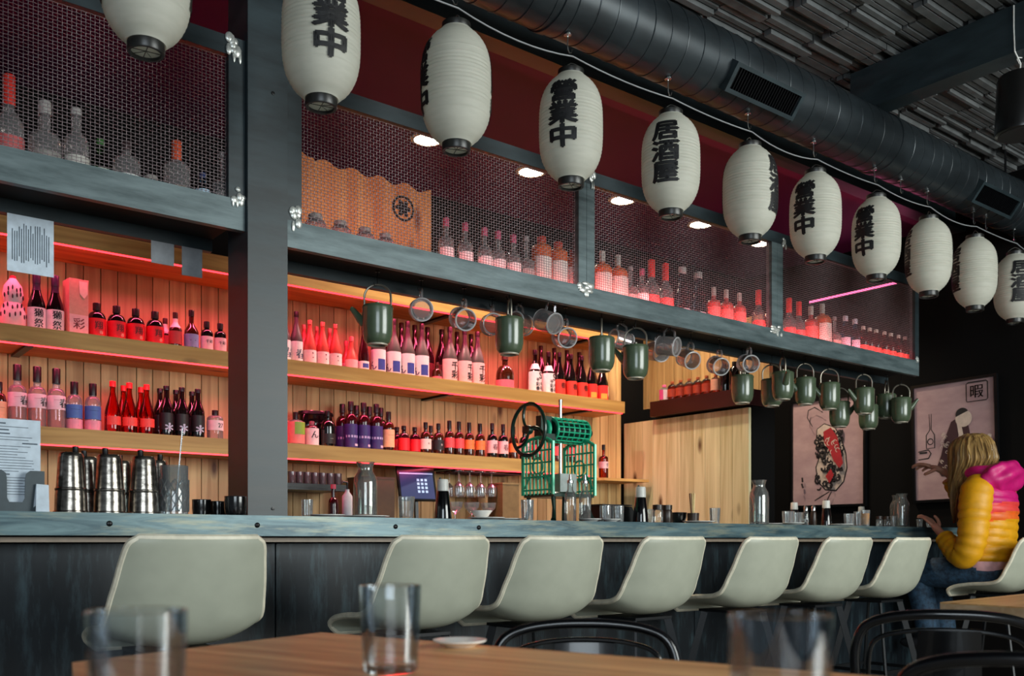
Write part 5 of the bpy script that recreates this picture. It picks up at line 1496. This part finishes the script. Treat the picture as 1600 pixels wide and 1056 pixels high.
# ---------------------------------------------------------------- tables in front
def top_table(name, label, poly, z, th, mat, edge, rz_grain, feet):
    cx_ = sum(p[0] for p in poly) / len(poly); cy_ = sum(p[1] for p in poly) / len(poly)
    t = thing(name, label, 'table', (cx_, cy_, 0), rz_grain)
    M = Matrix.Rotation(-rz_grain, 4, 'Z')
    P = [M @ Vector((p[0] - cx_, p[1] - cy_, 0)) for p in poly]
    # planks along local x
    ys = [p.y for p in P]; xs_ = [p.x for p in P]
    b = MB(); n = 7; y0, y1 = min(ys), max(ys)
    def clip(pts, yy, keep):
        out = []
        for i in range(len(pts)):
            p, q = pts[i], pts[(i + 1) % len(pts)]
            ip, iq = (p.y - yy) * keep >= 0, (q.y - yy) * keep >= 0
            if ip: out.append(p)
            if ip != iq: out.append(p.lerp(q, (yy - p.y) / (q.y - p.y)))
        return out
    for k in range(n):
        a, c = y0 + (y1 - y0) * k / n, y0 + (y1 - y0) * (k + 1) / n
        q = clip(clip(P, a, 1), c, -1)
        if len(q) > 2: b.poly([(p.x, p.y, z - .004) for p in q], (0, 0, .004))
    b.build('tabletop', mat, t)
    b = MB(); b.poly([(p.x, p.y, z - th) for p in P], (0, 0, th - .0042)); b.build('edge', edge, t)
    for fx, fy in feet:
        q = M @ Vector((fx - cx_, fy - cy_, 0))
        b = MB(); b.lathe([(.03, .02), (.03, z - th)], 16, c=(q.x, q.y, 0)); b.lathe([(0, 0), (.20, 0), (.20, .012), (.03, .025), (0, .025)], 24, c=(q.x, q.y, 0)); b.build('pedestal', black_metal, t)
    return t
top_table('wooden_table', 'reddish brown wooden table in the near foreground with glass tumblers', [(.373, 1.52), (.02, 0.0), (1.38, 0.0), (.88, 1.715)], .82, .032, table_oak, table_edge, math.radians(-72), [(.65, .9)])
top_table('wooden_table', 'light wooden table at the right edge of the photo', [(2.74, 1.43), (2.66, .72), (3.42, .66), (3.50, 1.49)], .82, .03, wood('pale_table_wood', '#b98a54', '#dcb27c', '#7a5226', 'x', rough=.35, island=.1, knots=False), table_edge, math.radians(4), [(3.08, 1.07)])
t = MB().box((-.12, -.09, 0), (.12, .09, .002)).build('paper_sheet', paper_white, None, (2.98, 1.12, .8205), .2); tag(t, 'white sheet of paper lying on the light wooden table', 'paper')

def fg_tumbler(px, z, label):
    u = (px - CX) / FPX
    X, Y = z * (FW[0] + u * RT[0]), z * (FW[1] + u * RT[1])
    b = MB(); b.lathe([(0, .0), (.034, 0), (.038, .004), (.0425, .118), (.041, .1195), (.0395, .118), (.0355, .016), (0, .013)], 36)
    o = b.build('glass_tumbler', tumbler_glass, None, (X, Y, .8205)); tag(o, label, 'glass', 'tumblers on the foreground table')
fg_tumbler(214, .84, 'blurred glass tumbler at the left corner of the foreground table')
fg_tumbler(610, 1.32, 'upright glass tumbler standing before the second bar stool')
fg_tumbler(1219, .79, 'large blurred glass tumbler in the right foreground')
plate(0, 0, 'small white saucer at the far edge of the foreground table', .045, h=.012, name='white_saucer', group=None, loc=(.945, 1.335, .8205))

# ---------------------------------------------------------------- black metal chairs
chair_black = plain('black_chair_paint', '#0a0b0e', 0.25, 0.2, coat=0.3)
def make_chair():
    t = bpy.data.objects.new('metal_chair', None); COL.objects.link(t)
    b = MB(); b.lathe([(0, .452), (.19, .452), (.205, .458), (.205, .466), (.19, .470), (0, .468)], 28, square=.6); b.build('seat', chair_black, t)
    hoop = [(-.185, -.14, .45), (-.20, -.175, .56), (-.212, -.195, .66), (-.212, -.205, .735), (-.190, -.213, .785), (-.14, -.225, .808), (-.07, -.236, .818), (0, -.24, .820)]
    pts = hoop + [(-x, y, z) for x, y, z in hoop[-2::-1]]
    b = MB(); b.tube([spl(i / 60, pts) for i in range(61)], .0125, 10); b.build('back_hoop', chair_black, t)
    inner = [(-.165, -.155, .47), (-.178, -.185, .60), (-.182, -.20, .70), (-.165, -.21, .752), (-.10, -.225, .775), (0, -.233, .782)]
    pts2 = inner + [(-x, y, z) for x, y, z in inner[-2::-1]]
    b = MB(); b.tube([spl(i / 60, pts2) for i in range(61)], .006, 8); b.build('inner_hoop', chair_black, t)
    b = MB(); b.grid(lambda u, v: ((-.08 + .16 * u) * (1 - .12 * v), -.178 - .058 * v - .01 * (1 - (2 * u - 1) ** 2), .47 + .31 * v), 8, 8)
    b.grid(lambda u, v: ((-.08 + .16 * u) * (1 - .12 * v), -.175 - .058 * v - .01 * (1 - (2 * u - 1) ** 2), .47 + .31 * v), 8, 8, flip=True); b.build('back_splat', chair_black, t)
    for sx, sy in ((-1, -1), (1, -1), (1, 1), (-1, 1)):
        b = MB(); b.tube([(sx * .165, sy * .155, .455), (sx * .20, sy * .20, .0)], [.014, .010], 10); b.build('leg', chair_black, t)
    b = MB()
    for a, c in (((-1, -1), (1, 1)), ((1, -1), (-1, 1))): b.tube([(a[0] * .178, a[1] * .17, .27), (c[0] * .178, c[1] * .17, .27)], .006, 6)
    b.build('stretcher', chair_black, t)
    return t
ch = make_chair()
def place_chair(x, y, rz, z, label, first=[True]):
    t = ch if first[0] else copy_tree(ch); first[0] = False
    t.location = (x, y, 0); t.rotation_euler.z = math.radians(rz); t.scale = (1, 1, z / .832)
    tag(t, label, 'chair', 'black metal chairs')
place_chair(1.41, 1.50, 142, .815, 'black metal chair in front of the third bar stool, back hoop just showing')
place_chair(2.46, 1.29, -56, .835, 'black metal chair with its back to the camera before the light table')
place_chair(1.80, .78, -62, .825, 'nearest black metal chair in the bottom right corner')

# ---------------------------------------------------------------- posters on the end wall
poster_paper = streaky('dusky_pink_poster', '#a5868a', '#b8999a', (4, 4, 9), .7, 0, 0, spec=.2)
def poster(yc, zc, w, h, label, art, rot=0.0):
    t = thing('framed_poster', label, 'poster', (7.012, yc, zc))
    t.rotation_euler = (math.radians(rot), 0, 0)
    b = MB(); f = .02
    for lo, hi in (((-.03, -w - f, -h - f), (0, -w, h + f)), ((-.03, w, -h - f), (0, w + f, h + f)), ((-.03, -w, -h - f), (0, w, -h)), ((-.03, -w, h), (0, w, h + f))): b.box(lo, hi)
    b.build('frame', black_metal, t)
    b = MB(); b.box((-.012, -w, -h), (-.008, w, h))
    lay = [0]
    def P(u, v):                                    # u to the right as seen from the room, v up
        return (-.0125 - .0004 * lay[0], -u, v)
    def blob(pts, m):
        b.m = m; lay[0] += 1
        b.add([P(u, v) for u, v in pts], [tuple(range(len(pts)))])
    def stroke(pts, wd, m):
        b.m = m; lay[0] += 1
        vs, n = [], len(pts)
        for i, (u, v) in enumerate(pts):
            a = pts[max(0, i - 1)]; c = pts[min(n - 1, i + 1)]; dx, dy = c[0] - a[0], c[1] - a[1]; l = math.hypot(dx, dy) or 1
            ww = wd * (0.45 + .55 * math.sin(PI * (i + .6) / (n + .2)))
            vs += [P(u - dy / l * ww, v + dx / l * ww), P(u + dy / l * ww, v - dx / l * ww)]
        b.add(vs, [(2 * i, 2 * i + 1, 2 * i + 3, 2 * i + 2) for i in range(n - 1)])
    art(b, P, blob, stroke, lay)
    b.build('print', [poster_paper, plain('poster_ink', '#1a1216', .7) if 'poster_ink' not in bpy.data.materials else bpy.data.materials['poster_ink'], plain('poster_red', '#a01c26', .7), plain('poster_cream', '#c9b4a8', .7), plain('poster_plum', '#3a1a22', .7)], t)
def curve(u0, v0, r, a0, a1, n=9, k=0.0):
    return [(u0 + (r - k * i / n) * math.cos(a0 + (a1 - a0) * i / n), v0 + (r - k * i / n) * math.sin(a0 + (a1 - a0) * i / n)) for i in range(n + 1)]
def art_waves(b, P, blob, stroke, lay):
    body = [(-.10, .20), (-.03, .24), (.07, .20), (.13, .10), (.17, -.02), (.18, -.14), (.15, -.25), (.08, -.32), (-.02, -.31), (-.09, -.24), (-.11, -.12), (-.07, -.02), (-.11, .08)]
    blob(body, 3)
    stroke(body + [body[0]], .006, 1)
    r = random.Random(5)
    for k in range(74):
        v = r.uniform(-.29, .17); u = r.uniform(-.09, .14)
        stroke(curve(u, v, r.uniform(.014, .034), r.uniform(0, 6), r.uniform(6, 9), 8, .012), .0085, 1)
    blob([(-.02, .17), (.05, .20), (.11, .12), (.14, 0), (.165, -.10), (.13, -.14), (.08, -.08), (.03, .02), (-.01, .08)], 2)
    blob([(.0, -.20), (.05, -.14), (.08, -.19), (.04, -.26)], 2)
    for k in range(10): stroke(curve(r.uniform(.02, .12), r.uniform(-.08, .16), .018, r.uniform(0, 3), r.uniform(3.5, 5), 6), .0035, 3)
    stroke([(-.12, .22), (-.17, .30), (-.16, .36), (-.10, .38), (-.02, .33)], .005, 1)
    stroke([(.04, -.33), (-.04, -.37), (-.10, -.40)], .006, 1)
    stroke([(.06, -.33), (.02, -.40)], .006, 1)
    stroke([(-.22, -.20), (-.215, -.24)], .010, 1); stroke([(-.225, -.25), (-.21, -.29)], .010, 1)
def art_robe(b, P, blob, stroke, lay):
    stroke([(-.19, .22), (-.185, .10), (-.215, .06), (-.215, -.04), (-.15, -.04), (-.15, .06), (-.175, .10), (-.172, .22)], .004, 1)
    stroke(curve(-.183, .01, .022, 0, 6.3, 14), .004, 1)
    stroke([(-.28, -.06), (-.20, -.05), (-.18, -.08), (-.20, -.115), (-.28, -.12)], .005, 1); stroke([(-.27, -.07), (-.21, -.07)], .008, 1)
    blob([(-.02, .14), (.05, .18), (.10, .15), (.12, .04), (.13, -.08), (.12, -.20), (.04, -.27), (-.10, -.26), (-.14, -.20), (-.10, -.10), (-.07, .02)], 4)
    blob([(.02, .15), (.055, .12), (.07, .04), (.06, -.08), (.03, -.08), (.035, .04)], 3)
    blob(curve(.075, .155, .062, 0, 6.28, 20)[:-1], 3)
    blob(curve(.065, .185, .05, .5, 3.4, 12), 1)
    r = random.Random(8)
    for k in range(24): stroke(curve(r.uniform(-.10, .0), r.uniform(-.22, .06), .010, 0, 5, 6), .002, 3)
    tail = [(.14, -.16), (.19, -.10), (.24, -.05), (.27, .02)]
    stroke([spl(i / 12, tail) for i in range(13)], .022, 3)
    for k in range(6):
        u, v = spl(.1 + k * .15, tail); stroke([(u - .015, v + .015), (u + .015, v - .012)], .006, 1)
    stroke([(.11, .27), (.25, .27), (.26, .28), (.26, .40), (.25, .41), (.12, .41), (.105, .40), (.105, .28), (.11, .27)], .005, 1)
    b.m = 1; lay[0] += 1
    b.text('暇', lambda u, v: P(u + .182, v + .34), .105, 1, bold=.012)
poster(4.615, 1.735, .335, .435, 'framed poster with red and black wave pattern behind the hanging kettles', art_waves)
poster(3.545, 1.745, .305, .43, 'framed poster with dark robed shape and corner seal behind the seated person', art_robe, -1.2)
# ---------------------------------------------------------------- seated person at the far end of the bar
skin_mat = plain('skin', '#c68e76', 0.5, spec=0.4, var=0.06)
PO = Vector((6.2, 2.92, 0.0))
pt = thing('person', 'seated person in yellow and magenta puffer jacket with long fair hair, one hand raised', 'person', PO + Vector((0, 0, .025)))

def skin_body():
    """skeleton of joints grown into one surface."""
    J, E, Rr = [], [], []
    def add(p, r, parent=None):
        J.append(Vector(p) - PO); Rr.append(r)
        if parent is not None: E.append((parent, len(J) - 1))
        return len(J) - 1
    pel = add((6.20, 2.93, .80), (.145, .125))
    ab = add((6.20, 2.925, .93), (.125, .10), pel)
    chs = add((6.20, 2.92, 1.12), (.135, .11), ab)
    up = add((6.20, 2.925, 1.30), (.12, .085), chs)
    nk = add((6.20, 2.95, 1.39), (.058, .058), up)
    nk2 = add((6.20, 2.985, 1.45), (.055, .055), nk)
    hd0 = add((6.20, 3.02, 1.50), (.085, .095), nk2)
    hd1 = add((6.20, 3.035, 1.565), (.092, .105), hd0)
    hd2 = add((6.20, 3.025, 1.62), (.06, .07), hd1)
    def hand(w, palm, dirs, thumb, parent):
        pm = add(palm, (.040, .022), parent)
        for d, l, off in dirs:
            d = Vector(d)
            k1 = add(Vector(palm) + Vector(off), (.0115, .0115), pm)
            k2 = add(Vector(palm) + Vector(off) + d * l * .4, (.0105, .0105), k1)
            dd = (d + Vector((0, 0, -.35))).normalized()
            k3 = add(J[k2] + PO + dd * l * .33, (.0095, .0095), k2)
            dd = (d + Vector((0, 0, -.75))).normalized()
            add(J[k3] + PO + dd * l * .27, (.0075, .0075), k3)
        t0 = add(thumb[0], (.0135, .0135), pm); t1 = add(thumb[1], (.012, .012), t0); add(thumb[2], (.009, .009), t1)
    # left arm (towards the camera): hand at the bar edge
    s = add((6.035, 2.91, 1.29), (.066, .066), up); e = add((5.955, 2.925, .90), (.046, .046), s)
    w = add((6.06, 3.155, 1.02), (.031, .027), e)
    hand(w, (6.085, 3.205, 1.065), [((.12, .75, .65), .105, (-.028, .03, .03)), ((.2, .75, .65), .115, (-.010, .035, .035)), ((.3, .72, .62), .108, (.010, .034, .034)), ((.4, .7, .6), .088, (.028, .026, .028))], [(6.125, 3.20, 1.085), (6.145, 3.225, 1.12), (6.145, 3.25, 1.145)], w)
    # right arm: raised in front of the face, palm down
    s = add((6.365, 2.92, 1.29), (.066, .066), up); e = add((6.46, 3.12, 1.16), (.046, .046), s)
    w = add((6.33, 3.245, 1.43), (.031, .027), e)
    hand(w, (6.31, 3.325, 1.475), [((-.1, .97, .22), .105, (-.034, .045, .018)), ((-.05, .99, .16), .115, (-.011, .052, .018)), ((.05, .99, .10), .108, (.012, .050, .012)), ((.14, .97, .02), .085, (.033, .042, .004))], [(6.262, 3.305, 1.455), (6.245, 3.345, 1.435), (6.25, 3.375, 1.425)], w)
    for sx in (-1, 1):
        h = add((6.20 + sx * .095, 2.95, .775), (.075, .075), pel); k = add((6.20 + sx * .11, 3.27, .755), (.040, .040), h)
        a = add((6.20 + sx * .105, 3.26, .34), (.030, .030), k); f = add((6.20 + sx * .105, 3.29, .305), (.038, .034), a); add((6.20 + sx * .11, 3.40, .295), (.032, .022), f)
    me = bpy.data.meshes.new('sk'); me.from_pydata(J, E, []); me.update()
    o = bpy.data.objects.new('sk', me); COL.objects.link(o)
    md = o.modifiers.new('Skin', 'SKIN'); md.use_smooth_shade = True; md.branch_smoothing = .6
    for i, sv in enumerate(me.skin_vertices[0].data):
        sv.radius = Rr[i]; sv.use_root = (i == 0)
    sd = o.modifiers.new('Subsurf', 'SUBSURF'); sd.levels = 2; sd.render_levels = 2
    dg = bpy.context.evaluated_depsgraph_get()
    m2 = bpy.data.meshes.new_from_object(o.evaluated_get(dg))
    bpy.data.objects.remove(o); bpy.data.meshes.remove(me)
    V = [v.co.copy() for v in m2.vertices]; F = [list(p.vertices) for p in m2.polygons]
    bpy.data.meshes.remove(m2)
    return V, F
V, F = skin_body()
b = MB(); b.add(V, F, True)
HC = Vector((6.20, 3.035, 1.545)) - PO                # head centre; the face looks along +Y, slightly down
b.ball(HC, .088, .108, .125, 20, 14)
b.ball(HC + Vector((0, .108, -.012)), .014, .026, .022, 10, 6)            # nose
b.ball(HC + Vector((0, .092, -.062)), .026, .014, .009, 10, 6)            # mouth
for s in (-1, 1):
    b.ball(HC + Vector((s * .088, -.005, -.008)), .012, .024, .034, 10, 6)  # ears
b.m = 1
for s in (-1, 1): b.ball(HC + Vector((s * .034, .094, .012)), .013, .010, .009, 10, 6)
b.build('body', [skin_mat, plain('eyes_dark', '#2a1c14', .3)], pt)

jk_yellow = plain('jacket_yellow', '#d99a08', 0.5, var=.1, vscale=20)
jk_orange = plain('jacket_orange', '#e2641c', 0.5)
jk_coral = plain('jacket_coral', '#e0403c', 0.5)
jk_mag = plain('jacket_magenta', '#c4106e', 0.5, var=.12, vscale=20)
def quilt(z, pitch=.052): return .013 * abs(math.sin(PI * z / pitch)) ** .45
b = MB()
rings = [(.845, .178, .138, .0), (.865, .190, .148, .0), (.95, .186, .145, .0), (1.05, .192, .147, -.002), (1.15, .200, .150, -.004), (1.24, .202, .146, -.004), (1.31, .185, .128, .0), (1.36, .135, .098, .012), (1.395, .088, .080, .022)]
def ring_at(z):
    for a, c in zip(rings[:-1], rings[1:]):
        if z <= c[0]:
            f = (z - a[0]) / (c[0] - a[0]); f = max(0, min(1, f)); return [a[k] + (c[k] - a[k]) * f for k in range(1, 4)]
    return rings[-1][1:]
nz, na = 66, 44
def jk(u, v):
    z = .845 + .55 * v; rx, ry, dy = ring_at(z); a = 2 * PI * u
    q = quilt(z + .015 * math.cos(a)); sm = .86 + .14 * abs(math.sin(a * 1.0)) ** .2
    seam = .004 * (1 - math.exp(-((math.sin(a * 1.0 + .6)) / .06) ** 2))
    return ((rx + q + seam) * math.cos(a), (ry + q + seam) * math.sin(a) + dy, z)
b.grid(jk, na, nz)
for i, f in enumerate(b.F):
    c = sum((Vector(b.V[k]) for k in f), Vector()) / 4
    v = c.z + .22 * c.y
    b.MI[i] = 0 if v < 1.075 else 1 if v < 1.125 else 2 if v < 1.185 else 3
b.build('jacket', [jk_yellow, jk_orange, jk_coral, jk_mag], pt)
def sleeve(path, radii, name):
    b = MB(); P = [Vector(p) - PO for p in path]; n = 54
    pts = [spl(i / n, [tuple(p) for p in P]) for i in range(n + 1)]
    L = 0; rs = []
    for i, p in enumerate(pts):
        if i: L += (Vector(p) - Vector(pts[i - 1])).length
        rs.append(spl(i / n, [(r,) for r in radii])[0] + quilt(L, .055) * .9)
    b.tube(pts, rs, 22); return b.build(name, jk_yellow, pt)
s1 = sleeve([(6.09, 2.92, 1.335), (6.02, 2.905, 1.28), (5.975, 2.90, 1.12), (5.955, 2.905, .98), (5.962, 2.955, .885), (6.005, 3.05, .93), (6.045, 3.125, .995)], [.062, .088, .084, .078, .076, .06, .048], 'sleeve')
s2 = sleeve([(6.31, 2.92, 1.335), (6.37, 2.925, 1.28), (6.43, 3.03, 1.20), (6.46, 3.115, 1.165), (6.445, 3.17, 1.215), (6.385, 3.215, 1.32), (6.345, 3.24, 1.395)], [.062, .088, .080, .074, .07, .056, .046], 'sleeve')
b = MB()
def hood(u, v):
    a = 2 * PI * u; p = PI * v                       # hood lying crumpled on the upper back and round the neck
    d = Vector((math.cos(a) * math.sin(p), math.sin(a) * math.sin(p), math.cos(p)))
    k = 1 + .055 * math.sin(5 * a + 3 * p) * math.sin(p) + .05 * math.sin(7 * p + 2 * a) * math.sin(p) + .03 * math.sin(11 * a - 4 * p) * math.sin(p)
    return (d.x * .200 * k, -.075 + d.y * .125 * k, 1.355 + d.z * .115 * k - .10 * d.y * .5)
b.grid(hood, 60, 36, flip=True)
b.build('hood', jk_mag, pt)
b = MB(); b.grid(lambda u, v: ((.098 + .034 * math.cos(2 * PI * v) + .006 * math.sin(8 * PI * u)) * math.cos(2 * PI * u), .03 + (.088 + .034 * math.cos(2 * PI * v)) * math.sin(2 * PI * u), 1.415 + .038 * math.sin(2 * PI * v)), 40, 14); b.build('collar', jk_mag, pt)
b = MB(); b.grid(lambda u, v: ((.181 + .008 * v) * math.cos(2 * PI * u), (.140 + .006 * v) * math.sin(2 * PI * u), .792 + .06 * v + .006 * math.sin(6 * PI * u)), 36, 3); b.build('shirt_hem', plain('shirt_pink', '#d8a8ae', .7), pt)
denim = streaky('denim', '#16283a', '#31506a', (40, 40, 40), .8, 0, .05)
b = MB(); b.lathe([(.10, .69), (.165, .70), (.178, .74), (.176, .79), (.16, .83), (.10, .835)], 30, sy=.82); b.build('jeans', denim, pt)
for s in (-1, 1):
    b = MB(); b.tube([spl(i / 20, [(s * .08, .0, .775), (s * .105, .2, .77), (s * .112, .36, .76), (s * .112, .40, .70), (s * .108, .37, .55), (s * .105, .34, .37)]) for i in range(21)], [.108 - .035 * (i / 20) for i in range(21)], 18); b.build('jeans_leg', denim, pt)
    b = MB(); b.ball((s * .108, .42, .295), .046, .12, .042, 16, 10); b.build('shoe', plain('shoe_dark', '#1c1c20', .5) if s < 0 else bpy.data.materials['shoe_dark'], pt)
# long straight hair falling forward beside the face
hair_mat = streaky('fair_hair', '#4a3018', '#b89458', (42, 42, 2.2), .38, 0, .3, .32, .7, spec=.5)
HK = [(1.672, 3.010, .012, .012), (1.664, 3.015, .052, .06), (1.640, 3.02, .088, .102), (1.60, 3.022, .108, .132), (1.55, 3.020, .116, .143), (1.50, 3.015, .118, .148), (1.45, 3.030, .112, .135), (1.40, 3.055, .104, .112), (1.35, 3.080, .096, .088), (1.30, 3.095, .088, .066), (1.24, 3.105, .080, .046), (1.17, 3.112, .070, .030), (1.11, 3.115, .058, .012)]
def hair_pt(u, v, k=1.0):
    z, y, rx, ry = spl(v, HK); a = -PI * 1.17 + 2 * PI * .86 * u + PI * .0      # open towards +X/+Y, away from the room
    a = math.radians(78) + math.radians(304) * u
    rip = 1 + (.030 * math.sin(23 * a) + .022 * math.sin(41 * a + 1 + 6 * v) + .03 * math.sin(9 * a + 2)) * min(1, v * 3)
    lift = .022 * math.sin(17 * a) * (v ** 3)
    return (rx * rip * k * math.cos(a) - .0, (ry * rip * k) * math.sin(a) + y - PO.y, z + lift)
b = MB(); b.grid(lambda u, v: hair_pt(u, v), 96, 48); b.grid(lambda u, v: hair_pt(u, v, .94), 48, 30, flip=True)
r = random.Random(2)
for k in range(46):
    u = r.random(); dv = r.uniform(.05, .3)
    pts = [hair_pt(u + .02 * math.sin(i * .4 + k), dv + (1.0 - dv) * i / 14, 1.012) for i in range(15)]
    b.tube(pts, [.0035 * (1 - i / 17) + .0008 for i in range(15)], 5)
b.build('hair', hair_mat, pt)
